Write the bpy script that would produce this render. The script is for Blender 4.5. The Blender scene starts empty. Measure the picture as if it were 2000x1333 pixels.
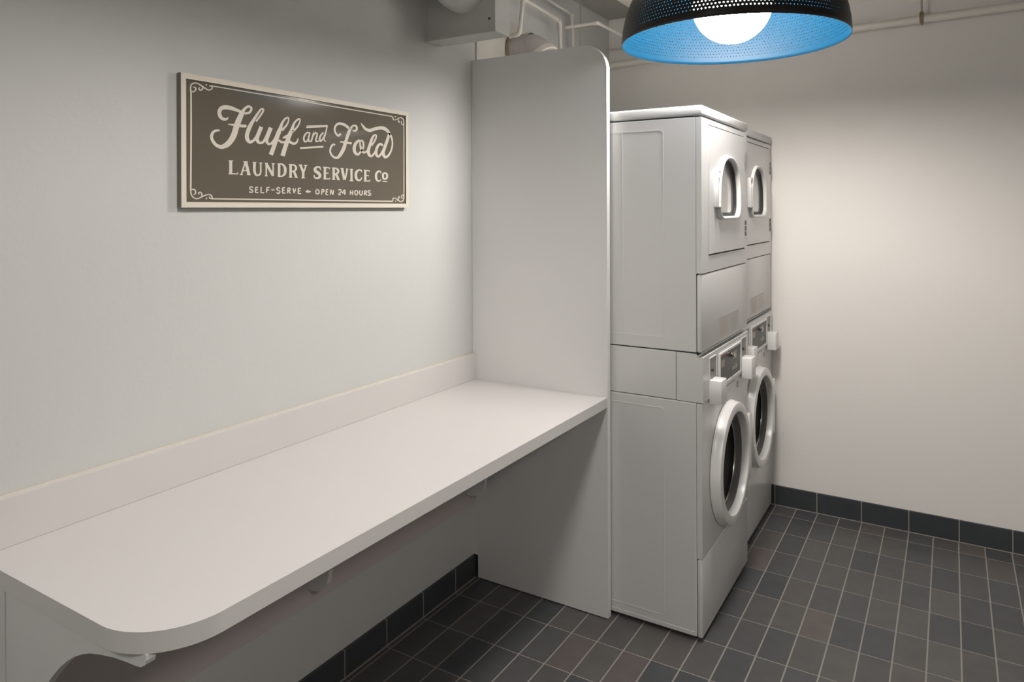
import bpy, bmesh, math
from mathutils import Vector, Matrix
PI = math.pi
SC = bpy.context.scene
COL = SC.collection

# ------------------------------------------------------------------ camera, world, exposure
F_PX, CY, YAW, PITCH, ROLL = 1397.48, 410.6, 0.5497, -0.0012, -0.0031
cam = bpy.data.cameras.new('camera'); co = bpy.data.objects.new('camera', cam); COL.objects.link(co)
cam.sensor_fit = 'HORIZONTAL'; cam.sensor_width = 36.0
cam.lens = F_PX / 2000 * 36
cam.shift_y = -(666.5 - CY) / 2000
cam.clip_start = 0.05
fw = Vector((-math.sin(YAW) * math.cos(PITCH), math.cos(YAW) * math.cos(PITCH), math.sin(PITCH)))
rt = Vector((math.cos(YAW), math.sin(YAW), 0)); up = rt.cross(fw)
r2 = math.cos(ROLL) * rt + math.sin(ROLL) * up; u2 = -math.sin(ROLL) * rt + math.cos(ROLL) * up
M = Matrix((r2, u2, -fw)).transposed().to_4x4(); M.translation = Vector((1.7739, 0.0, 1.5982))
co.matrix_world = M
SC.camera = co
w = bpy.data.worlds.new('world'); SC.world = w; w.use_nodes = True
w.node_tree.nodes['Background'].inputs[0].default_value = (0.02, 0.02, 0.022, 1)
w.node_tree.nodes['Background'].inputs[1].default_value = 1.0
SC.view_settings.view_transform = 'Standard'; SC.view_settings.look = 'None'
SC.view_settings.gamma = 1.0; SC.view_settings.use_curve_mapping = False
SC.view_settings.exposure = 0.03
GLOBE_STRENGTH = 113.0
SECOND_STRENGTH, THIRD_STRENGTH, FOURTH_STRENGTH = 41.0, 50.0, 74.0   # the two lamps behind the frame are dimmer
GLOBE_COLOR = (1.0, 0.94, 0.87)

# ------------------------------------------------------------------ materials
def new_mat(name):
    m = bpy.data.materials.new(name); m.use_nodes = True
    nt = m.node_tree; b = nt.nodes['Principled BSDF']
    return m, nt, b
def noise_into(nt, b, col, amount, scale, bump=0.0, bscale=200.0):
    tc = nt.nodes.new('ShaderNodeTexCoord')
    n = nt.nodes.new('ShaderNodeTexNoise'); n.inputs['Scale'].default_value = scale; n.inputs['Detail'].default_value = 4
    nt.links.new(tc.outputs['Object'], n.inputs['Vector'])
    mx = nt.nodes.new('ShaderNodeMix'); mx.data_type = 'RGBA'
    lo = tuple(c * (1 - amount) for c in col); hi = tuple(min(1, c * (1 + amount)) for c in col)
    mx.inputs[6].default_value = (*lo, 1); mx.inputs[7].default_value = (*hi, 1)
    nt.links.new(n.outputs['Fac'], mx.inputs[0]); nt.links.new(mx.outputs[2], b.inputs['Base Color'])
    if bump:
        n2 = nt.nodes.new('ShaderNodeTexNoise'); n2.inputs['Scale'].default_value = bscale; n2.inputs['Detail'].default_value = 3
        nt.links.new(tc.outputs['Object'], n2.inputs['Vector'])
        bp_ = nt.nodes.new('ShaderNodeBump'); bp_.inputs['Strength'].default_value = bump; bp_.inputs['Distance'].default_value = 0.002
        nt.links.new(n2.outputs['Fac'], bp_.inputs['Height']); nt.links.new(bp_.outputs['Normal'], b.inputs['Normal'])
def plain(name, col, rough=0.5, metal=0.0, amount=0.02, scale=6.0, bump=0.0, bscale=200.0, spec=0.5, coat=0.0):
    m, nt, b = new_mat(name)
    noise_into(nt, b, col, amount, scale, bump, bscale)
    b.inputs['Roughness'].default_value = rough; b.inputs['Metallic'].default_value = metal
    b.inputs['Specular IOR Level'].default_value = spec; b.inputs['Coat Weight'].default_value = coat
    return m
MT = {}
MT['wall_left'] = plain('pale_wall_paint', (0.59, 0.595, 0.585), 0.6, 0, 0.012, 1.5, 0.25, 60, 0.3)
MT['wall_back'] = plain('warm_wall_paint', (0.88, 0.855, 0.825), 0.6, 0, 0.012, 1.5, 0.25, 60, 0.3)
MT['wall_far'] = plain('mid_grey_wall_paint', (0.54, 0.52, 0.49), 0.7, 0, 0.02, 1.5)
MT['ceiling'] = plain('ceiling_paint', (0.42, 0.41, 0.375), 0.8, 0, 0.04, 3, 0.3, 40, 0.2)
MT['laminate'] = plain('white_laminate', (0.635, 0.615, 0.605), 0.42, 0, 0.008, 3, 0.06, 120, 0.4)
MT['laminate_edge'] = plain('laminate_edge_band', (0.66, 0.645, 0.63), 0.5, 0, 0.01, 3)
MT['panel'] = plain('panel_laminate', (0.76, 0.755, 0.75), 0.45, 0, 0.008, 2, 0.06, 120, 0.4)
MT['enamel'] = plain('white_enamel', (0.68, 0.675, 0.67), 0.22, 0, 0.006, 3, 0.05, 150, 0.5)
MT['plastic'] = plain('white_plastic', (0.82, 0.81, 0.80), 0.28, 0, 0.006, 5)
MT['recess'] = plain('grey_coin_plate', (0.24, 0.235, 0.225), 0.4, 0.0, 0.05, 20)
MT['display'] = plain('dark_display_plate', (0.062, 0.058, 0.052), 0.4, 0, 0.1, 30)
MT['seam'] = plain('shadow_gap_black', (0.02, 0.02, 0.02), 0.8)
MT['hinge'] = plain('hinge_metal', (0.22, 0.21, 0.20), 0.4, 0.7)
MT['rubber'] = plain('dark_rubber', (0.045, 0.045, 0.045), 0.5)
MT['gasket'] = plain('grey_door_gasket', (0.11, 0.108, 0.105), 0.45)
MT['steel'] = plain('drum_steel', (0.35, 0.35, 0.35), 0.25, 0.9, 0.1, 30)
MT['chrome'] = plain('chrome', (0.75, 0.74, 0.72), 0.12, 1.0, 0.02, 8)
MT['pipe'] = plain('painted_pipe', (0.66, 0.635, 0.585), 0.5, 0, 0.06, 9, 0.3, 50)
MT['pipe_white'] = plain('white_painted_pipe', (0.86, 0.83, 0.77), 0.45, 0, 0.04, 9, 0.2, 50)
MT['tape'] = plain('foil_duct_skin', (0.50, 0.48, 0.48), 0.5, 0.2, 0.30, 16, 0.6, 35)
MT['brownband'] = plain('weathered_duct_strap', (0.33, 0.27, 0.17), 0.7, 0, 0.25, 40)
MT['duct_paint'] = plain('painted_sheet_metal', (0.52, 0.52, 0.50), 0.6, 0, 0.08, 8, 0.4, 30)
MT['sign_cream'] = plain('cream_paint', (0.70, 0.64, 0.55), 0.5, 0, 0.05, 30)
MT['sign_letter'] = plain('cream_lettering', (0.66, 0.61, 0.535), 0.5, 0, 0.05, 60)
MT['sign_grey'] = plain('glossy_taupe_panel', (0.135, 0.118, 0.092), 0.10, 0, 0.05, 12)
MT['sign_edge'] = plain('sign_dark_edge', (0.20, 0.19, 0.165), 0.6)
MT['rod'] = plain('hanger_rod_metal', (0.45, 0.44, 0.41), 0.4, 0.6)
MT['rust'] = plain('rusty_clamp', (0.30, 0.24, 0.14), 0.7, 0.2, 0.3, 60)
MT['cord'] = plain('black_cord', (0.015, 0.015, 0.015), 0.5)
MT['placard'] = plain('placard_paper', (0.66, 0.64, 0.60), 0.5)
MT['beige'] = plain('beige_sticker', (0.48, 0.41, 0.32), 0.5)
MT['red'] = plain('red_strip', (0.33, 0.12, 0.08), 0.5)
MT['lightmark'] = plain('light_print', (0.62, 0.61, 0.58), 0.5)
MT['greymark'] = plain('grey_badge', (0.40, 0.40, 0.40), 0.35, 0.3)
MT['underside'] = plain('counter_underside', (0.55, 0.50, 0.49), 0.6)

def glass_mat(name, col, rough, alpha_col):
    m, nt, b = new_mat(name)
    noise_into(nt, b, col, 0.03, 8)
    b.inputs['Roughness'].default_value = rough
    b.inputs['Coat Weight'].default_value = 1.0; b.inputs['Coat Roughness'].default_value = 0.03
    b.inputs['Specular IOR Level'].default_value = 0.8
    return m
MT['dark_glass'] = plain('dark_porthole_glass', (0.004, 0.004, 0.004), 0.35, spec=0.03)
MT['grey_glass'] = glass_mat('reflection_grey_glass', (0.33, 0.315, 0.30), 0.16, None)  # grey base colour paints in the room reflected by the dryer window

# globe: the lamp itself
for nm_, st_ in (('globe', GLOBE_STRENGTH), ('globe_second', SECOND_STRENGTH), ('globe_third', THIRD_STRENGTH), ('globe_fourth', FOURTH_STRENGTH)):
    m, nt, b = new_mat('opal_' + nm_ + '_lit')
    b.inputs['Base Color'].default_value = (0.9, 0.9, 0.9, 1)
    b.inputs['Emission Color'].default_value = (*GLOBE_COLOR, 1)
    b.inputs['Emission Strength'].default_value = st_
    MT[nm_] = m

# perforated metal: round holes in a staggered grid, cut through by a UV driven mask
N_HOLE = 200; ROW = 0.0119; HOLE_R = 0.0022
def perforated(name, col, rough, metal, spec):
    m, nt, b = new_mat(name)
    noise_into(nt, b, col, 0.02, 10)
    b.inputs['Roughness'].default_value = rough; b.inputs['Metallic'].default_value = metal; b.inputs['Specular IOR Level'].default_value = spec
    N = nt.nodes.new; Lk = nt.links.new
    def mth(op, a, c=None):
        n = N('ShaderNodeMath'); n.operation = op
        for i, v in enumerate((a, c)):
            if v is None: continue
            if isinstance(v, (int, float)): n.inputs[i].default_value = v
            else: Lk(v, n.inputs[i])
        return n.outputs[0]
    uv = N('ShaderNodeUVMap'); uv.uv_map = 'perf'
    sp = N('ShaderNodeSeparateXYZ'); Lk(uv.outputs[0], sp.inputs[0])
    tc = N('ShaderNodeTexCoord'); so = N('ShaderNodeSeparateXYZ'); Lk(tc.outputs['Object'], so.inputs[0])
    rho = mth('SQRT', mth('ADD', mth('MULTIPLY', so.outputs[0], so.outputs[0]), mth('MULTIPLY', so.outputs[1], so.outputs[1])))
    pitch = mth('MULTIPLY', rho, 2 * PI / N_HOLE)
    v = sp.outputs[1]; row = mth('FLOOR', v)
    odd = mth('MULTIPLY', mth('MODULO', row, 2.0), 0.5)
    u = mth('ADD', sp.outputs[0], odd)
    du = mth('MULTIPLY', mth('SUBTRACT', mth('FRACT', u), 0.5), pitch)
    dv = mth('MULTIPLY', mth('SUBTRACT', mth('FRACT', v), 0.5), ROW)
    d = mth('SQRT', mth('ADD', mth('MULTIPLY', du, du), mth('MULTIPLY', dv, dv)))
    hole = mth('LESS_THAN', d, HOLE_R)
    inside = mth('MULTIPLY', mth('GREATER_THAN', v, 2.0), mth('LESS_THAN', v, 30.0))
    fac = mth('MULTIPLY', hole, inside)
    tr = N('ShaderNodeBsdfTransparent'); mx = N('ShaderNodeMixShader')
    out = nt.nodes['Material Output']
    Lk(fac, mx.inputs[0]); Lk(b.outputs[0], mx.inputs[1]); Lk(tr.outputs[0], mx.inputs[2]); Lk(mx.outputs[0], out.inputs['Surface'])
    return m
MT['shade_black'] = perforated('black_perforated_metal', (0.012, 0.012, 0.013), 0.35, 0.0, 0.5)
MT['shade_blue'] = perforated('sky_blue_enamel_perforated', (0.0002, 0.0200, 0.044), 0.45, 0.0, 0.12)

# quarry tiles on the floor: real world grid, 104 x 213 mm
def tile_mat(name, ax, ay, x0, px, y0, py, gx, gy, base, skirting=False):
    m, nt, b = new_mat(name)
    N = nt.nodes.new; Lk = nt.links.new
    def mth(op, a, c=None):
        n = N('ShaderNodeMath'); n.operation = op
        for i, v in enumerate((a, c)):
            if v is None: continue
            if isinstance(v, (int, float)): n.inputs[i].default_value = v
            else: Lk(v, n.inputs[i])
        return n.outputs[0]
    tc = N('ShaderNodeTexCoord'); sp = N('ShaderNodeSeparateXYZ'); Lk(tc.outputs['Object'], sp.inputs[0])
    X = sp.outputs[ax]; fx = mth('DIVIDE', mth('SUBTRACT', X, x0), px)
    ix = mth('FLOOR', fx); ex = mth('MULTIPLY', mth('MINIMUM', mth('FRACT', fx), mth('SUBTRACT', 1.0, mth('FRACT', fx))), px)
    if ay is not None:
        Y = sp.outputs[ay]; fy = mth('DIVIDE', mth('SUBTRACT', Y, y0), py)
        iy = mth('FLOOR', fy); ey = mth('MULTIPLY', mth('MINIMUM', mth('FRACT', fy), mth('SUBTRACT', 1.0, mth('FRACT', fy))), py)
    else:
        iy = 0.0; ey = 1.0
    gxm = mth('LESS_THAN', ex, gx / 2); gym = mth('LESS_THAN', ey, gy / 2) if ay is not None else 0.0
    grout = mth('MAXIMUM', gxm, gym)
    cmb = N('ShaderNodeCombineXYZ')
    for i, v in enumerate((ix, iy)):
        if isinstance(v, float): cmb.inputs[i].default_value = v
        else: Lk(v, cmb.inputs[i])
    wn = N('ShaderNodeTexWhiteNoise'); wn.noise_dimensions = '2D'; Lk(cmb.outputs[0], wn.inputs['Vector'])
    rp = N('ShaderNodeValToRGB'); Lk(wn.outputs['Value'], rp.inputs[0])
    e = rp.color_ramp.elements
    e[0].position = 0.0; e[0].color = (*base[0], 1); e[1].position = 1.0; e[1].color = (*base[-1], 1)
    for k, c in enumerate(base[1:-1]):
        q = e.new((k + 1) / (len(base) - 1)); q.color = (*c, 1)
    ns = N('ShaderNodeTexNoise'); ns.inputs['Scale'].default_value = 14; ns.inputs['Detail'].default_value = 5; Lk(tc.outputs['Object'], ns.inputs['Vector'])
    mr = N('ShaderNodeMapRange'); mr.inputs[3].default_value = 0.82; mr.inputs[4].default_value = 1.18; Lk(ns.outputs['Fac'], mr.inputs[0])
    vm = N('ShaderNodeVectorMath'); vm.operation = 'SCALE'; Lk(rp.outputs[0], vm.inputs[0]); Lk(mr.outputs[0], vm.inputs['Scale'])
    mx = N('ShaderNodeMix'); mx.data_type = 'RGBA'; Lk(grout, mx.inputs[0]); Lk(vm.outputs[0], mx.inputs[6]); mx.inputs[7].default_value = (*GROUT, 1)
    Lk(mx.outputs[2], b.inputs['Base Color'])
    rg = N('ShaderNodeMix'); rg.data_type = 'FLOAT'; Lk(grout, rg.inputs[0]); rg.inputs[2].default_value = 0.42; rg.inputs[3].default_value = 0.8; Lk(rg.outputs[0], b.inputs['Roughness'])
    b.inputs['Specular IOR Level'].default_value = 0.4
    # shallow grout joint and slightly uneven glaze
    ht = mth('ADD', mth('MULTIPLY', mth('SUBTRACT', 1.0, grout), 1.0), mth('MULTIPLY', ns.outputs['Fac'], 0.25))
    bm_ = N('ShaderNodeBump'); bm_.inputs['Strength'].default_value = 0.35; bm_.inputs['Distance'].default_value = 0.0015
    Lk(ht, bm_.inputs['Height']); Lk(bm_.outputs['Normal'], b.inputs['Normal'])
    return m
GROUT = (0.30, 0.28, 0.25)
SLATE = [(0.060, 0.065, 0.072), (0.079, 0.082, 0.086), (0.098, 0.095, 0.092), (0.070, 0.074, 0.082), (0.106, 0.101, 0.096), (0.089, 0.086, 0.085), (0.120, 0.103, 0.098)]
MT['floor'] = tile_mat('slate_quarry_tile', 0, 1, 1.70, 0.1042, 3.905, 0.2133, 0.0050, 0.0036, SLATE)
DK = [(0.045, 0.050, 0.056), (0.052, 0.057, 0.063), (0.048, 0.054, 0.061)]
MT['skirt_back'] = tile_mat('slate_skirting_back', 0, None, 1.175, 0.2105, 0, 1, 0.0045, 0, DK)
MT['skirt_left'] = tile_mat('slate_skirting_left', 1, None, 1.99, 0.2133, 0, 1, 0.0045, 0, DK)
MT['grout'] = plain('grout', GROUT, 0.8)

# ------------------------------------------------------------------ mesh helpers
def mk(name, bm, mats, parent=None, smooth=False, angle=35):
    me = bpy.data.meshes.new(name)
    bmesh.ops.recalc_face_normals(bm, faces=bm.faces)
    bm.to_mesh(me); bm.free()
    if not isinstance(mats, (list, tuple)): mats = [mats]
    for mm in mats: me.materials.append(mm)
    o = bpy.data.objects.new(name, me); COL.objects.link(o)
    if parent is not None: o.parent = parent
    if smooth:
        me.shade_smooth()
        try: me.set_sharp_from_angle(angle=math.radians(angle))
        except Exception: pass
    return o
def tag(o, label=None, cat=None, group=None, kind=None):
    if label: o['label'] = label
    if cat: o['category'] = cat
    if group: o['group'] = group
    if kind: o['kind'] = kind
    return o
def empty(name, loc):
    o = bpy.data.objects.new(name, None); COL.objects.link(o); o.location = loc; o.empty_display_size = 0.1
    return o
def box_into(bm, x0, x1, y0, y1, z0, z1, bev=0.0, seg=2, mi=0):
    g = bmesh.ops.create_cube(bm, size=1.0)
    vs = g['verts']
    for v in vs:
        v.co = Vector((x0 if v.co.x < 0 else x1, y0 if v.co.y < 0 else y1, z0 if v.co.z < 0 else z1))
    fs = {f for v in vs for f in v.link_faces}
    for f in fs: f.material_index = mi
    if bev > 0:
        es = list({e for v in vs for e in v.link_edges})
        bmesh.ops.bevel(bm, geom=es, offset=bev, segments=seg, profile=0.5, affect='EDGES')
def box(x0, x1, y0, y1, z0, z1, bev=0.0, seg=2):
    bm = bmesh.new(); box_into(bm, x0, x1, y0, y1, z0, z1, bev, seg); return bm
def prism_into(bm, pts, axis, a0, a1, mi=0):
    """extrude a closed 2D outline; axis = the axis extruded along, pts are the other two coords in xyz order"""
    def P(p, a):
        if axis == 'x': return (a, p[0], p[1])
        if axis == 'y': return (p[0], a, p[1])
        return (p[0], p[1], a)
    A = [bm.verts.new(P(p, a0)) for p in pts]; B = [bm.verts.new(P(p, a1)) for p in pts]
    n = len(pts); fs = [bm.faces.new(A[::-1]), bm.faces.new(B)]
    for i in range(n): fs.append(bm.faces.new((A[i], A[(i + 1) % n], B[(i + 1) % n], B[i])))
    for f in fs: f.material_index = mi
    return fs
def prism(pts, axis, a0, a1, bev=0.0):
    bm = bmesh.new(); prism_into(bm, pts, axis, a0, a1)
    if bev:
        es = [e for e in bm.edges if len(e.link_faces) == 2 and e.calc_face_angle(0) > 0.9]
        bmesh.ops.bevel(bm, geom=es, offset=bev, segments=2, profile=0.5, affect='EDGES')
    return bm
def arc(cx, cy, r, a0, a1, n):
    return [(cx + r * math.cos(math.radians(a0 + (a1 - a0) * i / n)), cy + r * math.sin(math.radians(a0 + (a1 - a0) * i / n))) for i in range(n + 1)]
def tube_into(bm, pts, r, seg=12, mi=0, bend=0.0):
    """round pipe through points, corners rounded with radius bend"""
    P = [Vector(p) for p in pts]; Q = [P[0]]
    for i in range(1, len(P) - 1):
        if bend > 0:
            a = (P[i - 1] - P[i]).normalized(); b = (P[i + 1] - P[i]).normalized()
            s, e = P[i] + a * bend, P[i] + b * bend
            for k in range(6):
                t = k / 5; Q.append((1 - t) ** 2 * s + 2 * t * (1 - t) * P[i] + t * t * e)
        else: Q.append(P[i])
    Q.append(P[-1])
    rings = []; up_ = None
    for i, q in enumerate(Q):
        d = (Q[min(i + 1, len(Q) - 1)] - Q[max(i - 1, 0)]).normalized()
        if up_ is None:
            up_ = Vector((0, 0, 1)) if abs(d.z) < 0.9 else Vector((1, 0, 0))
        s = d.cross(up_).normalized(); up_ = s.cross(d).normalized()
        rr = r[i] if isinstance(r, list) else r
        rings.append([bm.verts.new(q + rr * (math.cos(2 * PI * k / seg) * s + math.sin(2 * PI * k / seg) * up_)) for k in range(seg)])
    fs = []
    for A, B in zip(rings, rings[1:]):
        for k in range(seg): fs.append(bm.faces.new((A[k], A[(k + 1) % seg], B[(k + 1) % seg], B[k])))
    fs.append(bm.faces.new(rings[0][::-1])); fs.append(bm.faces.new(rings[-1]))
    for f in fs: f.material_index = mi
def tube(pts, r, seg=12, bend=0.0):
    bm = bmesh.new(); tube_into(bm, pts, r, seg, 0, bend); return bm
def lathe_into(bm, prof, axis, center, seg=64, mi=0, closed=False, uvl=None):
    """prof: list of (radius, along-axis offset)"""
    cx, cy, cz = center; rings = []
    for r, h in prof:
        ring = []
        if r < 1e-6:
            v = bm.verts.new({'x': (cx + h, cy, cz), 'z': (cx, cy, cz + h), 'y': (cx, cy + h, cz)}[axis]); rings.append([v] * seg); continue
        for k in range(seg):
            a = 2 * PI * k / seg; c, s = r * math.cos(a), r * math.sin(a)
            ring.append(bm.verts.new({'x': (cx + h, cy + c, cz + s), 'z': (cx + c, cy + s, cz + h), 'y': (cx + c, cy + h, cz + s)}[axis]))
        rings.append(ring)
    prs = list(zip(rings, rings[1:])) + ([(rings[-1], rings[0])] if closed else [])
    for A, B in prs:
        for k in range(seg):
            vs = [A[k], A[(k + 1) % seg], B[(k + 1) % seg], B[k]]
            u = []
            for v in vs:
                if v not in u: u.append(v)
            if len(u) > 2:
                f = bm.faces.new(u); f.material_index = mi
def lathe(prof, axis, center, seg=64, closed=False):
    bm = bmesh.new(); lathe_into(bm, prof, axis, center, seg, 0, closed); return bm
def frame_into(bm, outer, inner, axis, a0, a1, mi=0):
    """ring between two outlines with the same point count, extruded"""
    def P(p, a):
        if axis == 'x': return (a, p[0], p[1])
        if axis == 'y': return (p[0], a, p[1])
        return (p[0], p[1], a)
    n = len(outer)
    O0 = [bm.verts.new(P(p, a0)) for p in outer]; O1 = [bm.verts.new(P(p, a1)) for p in outer]
    I0 = [bm.verts.new(P(p, a0)) for p in inner]; I1 = [bm.verts.new(P(p, a1)) for p in inner]
    for i in range(n):
        j = (i + 1) % n
        for q in ((O0[i], O0[j], O1[j], O1[i]), (I0[j], I0[i], I1[i], I1[j]), (O1[i], O1[j], I1[j], I1[i]), (O0[j], O0[i], I0[i], I0[j])):
            bm.faces.new(q).material_index = mi

# ------------------------------------------------------------------ the room
YP = 2.562      # front face of the partition
YB = 4.035      # back wall
ZC = 2.75       # ceiling
XR, YF = 4.2, -2.4
def struct(name, bm, mat, **k): return tag(mk(name, bm, mat, **k), kind='structure')
struct('floor', box(-0.1, XR + 0.1, YF - 0.1, YB + 0.1, -0.1, 0.0), MT['floor'])
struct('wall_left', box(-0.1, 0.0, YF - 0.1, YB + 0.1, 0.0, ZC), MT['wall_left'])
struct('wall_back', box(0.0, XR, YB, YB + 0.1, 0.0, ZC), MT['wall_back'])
struct('wall_right', box(XR, XR + 0.1, YF - 0.1, YB + 0.1, 0.0, ZC), MT['wall_far'])
struct('wall_front', box(0.0, XR, YF - 0.1, YF, 0.0, ZC), MT['wall_far'])
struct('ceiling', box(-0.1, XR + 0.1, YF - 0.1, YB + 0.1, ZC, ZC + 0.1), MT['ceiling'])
bm = box(0.0, 0.012, YF, YP + 0.3, 0.0, 0.096, 0.0015); struct('baseboard_left', bm, MT['skirt_left'])
bm = box(0.0, XR, YB - 0.012, YB, 0.0, 0.105, 0.0015); struct('baseboard_back', bm, MT['skirt_back'])
# pale painted caulk lines above the tile and grout where it meets the floor
struct('trim_1', box(0.0, XR, YB - 0.0145, YB - 0.012, 0.0, 0.004), MT['grout'])
struct('trim_2', box(0.012, 0.0145, YF, YP, 0.0, 0.004), MT['grout'])
struct('trim_3', box(0.29, 0.50, YF, YB, 2.69, ZC), MT['pipe_white'])

# ------------------------------------------------------------------ partition panel
R = 0.105; W, T = 0.636, 2.244
pts = [(0.026, 0.004), (W, 0.004)] + [(W - R + R * math.cos(a), T - R + R * math.sin(a)) for a in [PI / 2 * i / 14 for i in range(15)]] + [(0.0, T), (0.0, 0.100), (0.026, 0.100)]
pn = empty('partition_panel', (0, YP, 0))
tag(pn, 'tall white laminate partition panel with one rounded top corner between the counter and the machines', 'partition')
bm = prism([(a, b) for a, b in pts], 'y', 0.0, 0.026)
mk('board', bm, MT['panel'], pn)
# edge band on the room side and round the corner
bm = bmesh.new()
op = [(W, 0.004)] + [(W - R + R * math.cos(a), T - R + R * math.sin(a)) for a in [PI / 2 * i / 14 for i in range(15)]] + [(0.0, T)]
ip = [(x + (0.0012 if i < len(op) - 1 else 0) * (1 if x > W - R else 0), z + (0.0012 if z > T - R else 0)) for i, (x, z) in enumerate(op)]
for (a, b), (c, d) in zip(zip(op, ip), list(zip(op, ip))[1:]):
    quad = [a, b, d, c]
    A = [bm.verts.new((p[0], -0.0006, p[1])) for p in quad]; B = [bm.verts.new((p[0], 0.0266, p[1])) for p in quad]
    bm.faces.new(A); bm.faces.new(B[::-1])
    for i in range(4): bm.faces.new((A[i], B[i], B[(i + 1) % 4], A[(i + 1) % 4]))
mk('edge_band', bm, MT['plastic'], pn)
# caulk bead against the wall
mk('caulk_bead', box(0.0, 0.004, -0.004, 0.0, 0.975, T, 0.0), MT['wall_left'], pn)

# ------------------------------------------------------------------ folding counter
ct = empty('folding_counter', (0.0012, 0.698, 0))
tag(ct, 'long white laminate folding counter with rounded front corner and low backsplash along the left wall', 'counter')
y1 = YP - 0.698; D = 0.634; R = 0.145
pts = [(0.0, 0.0)] + [(D - R + R * math.cos(a), R + R * math.sin(a)) for a in [-PI / 2 + PI / 2 * i / 20 for i in range(21)]] + [(D, y1), (0.0, y1)]
bm = bmesh.new()
fs = prism_into(bm, pts, 'z', 0.825, 0.8620)
for f in bm.faces:
    f.normal_update()
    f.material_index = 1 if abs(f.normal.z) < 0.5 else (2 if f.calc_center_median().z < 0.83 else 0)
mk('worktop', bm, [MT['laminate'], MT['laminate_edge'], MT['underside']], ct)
# thin laminate sheet on top
bm = prism([(x, y) for x, y in pts], 'z', 0.8622, 0.8632)
mk('laminate_sheet', bm, MT['laminate'], ct)
mk('backsplash', box(0.0, 0.019, 0.0, y1, 0.8634, 0.972, 0.0012), MT['laminate'], ct)
mk('caulk_bead', box(0.0, 0.006, 0.0, y1, 0.972, 0.9745), MT['sign_cream'], ct)
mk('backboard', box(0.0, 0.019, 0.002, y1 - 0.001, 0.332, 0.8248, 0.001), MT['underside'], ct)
def bracket(yy, cleat):
    # S-shaped corbel: long arm under the top, short leg down the backboard, rounded noses
    o = [(0.0195, 0.8246), (0.580, 0.8246), (0.580, 0.815), (0.576, 0.806), (0.563, 0.798), (0.548, 0.7955), (0.52, 0.793), (0.48, 0.788), (0.436, 0.779), (0.40, 0.770), (0.374, 0.760),
         (0.345, 0.746), (0.319, 0.729), (0.292, 0.708), (0.271, 0.688), (0.242, 0.658), (0.215, 0.622), (0.19, 0.583), (0.168, 0.543), (0.145, 0.508), (0.122, 0.483), (0.112, 0.466), (0.110, 0.45), (0.104, 0.425), (0.09, 0.405), (0.07, 0.392), (0.045, 0.386), (0.0195, 0.385)]
    b_ = mk('bracket', prism(o, 'y', yy, yy + 0.018), MT['panel'], ct)
    if cleat:
        mk('cleat', box(0.0195, 0.074, yy - 0.003, yy, 0.385, 0.8246, 0.0008), MT['panel'], b_)
bracket(0.028, True); bracket(1.606 - 0.698, False); bracket(2.487 - 0.698, False)

# ------------------------------------------------------------------ sign
SY, SZ = 1.170, 1.6055
sg = empty('wall_sign', (0, SY, SZ))
tag(sg, 'wooden laundry service sign with cream script lettering on taupe, hung above the folding counter', 'sign')
SWd, SH = 0.942, 0.3625
mk('back_board', box(0.0, 0.0145, 0.001, SWd - 0.001, 0.001, SH - 0.001), MT['sign_edge'], sg)
fwid = 0.0150
bm = bmesh.new()
O = [(0, 0), (SWd, 0), (SWd, SH), (0, SH)]; I = [(fwid, fwid), (SWd - fwid, fwid), (SWd - fwid, SH - fwid), (fwid, SH - fwid)]
frame_into(bm, O, I, 'x', 0.004, 0.020)
fr_ = mk('frame', bm, [MT['sign_cream'], MT['sign_edge']], sg)
for p in fr_.data.polygons:
    if abs(p.normal.x) < 0.5: p.material_index = 1
mk('face_panel', box(0.0146, 0.0155, fwid, SWd - fwid, fwid, SH - fwid), MT['sign_grey'], sg)
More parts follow.
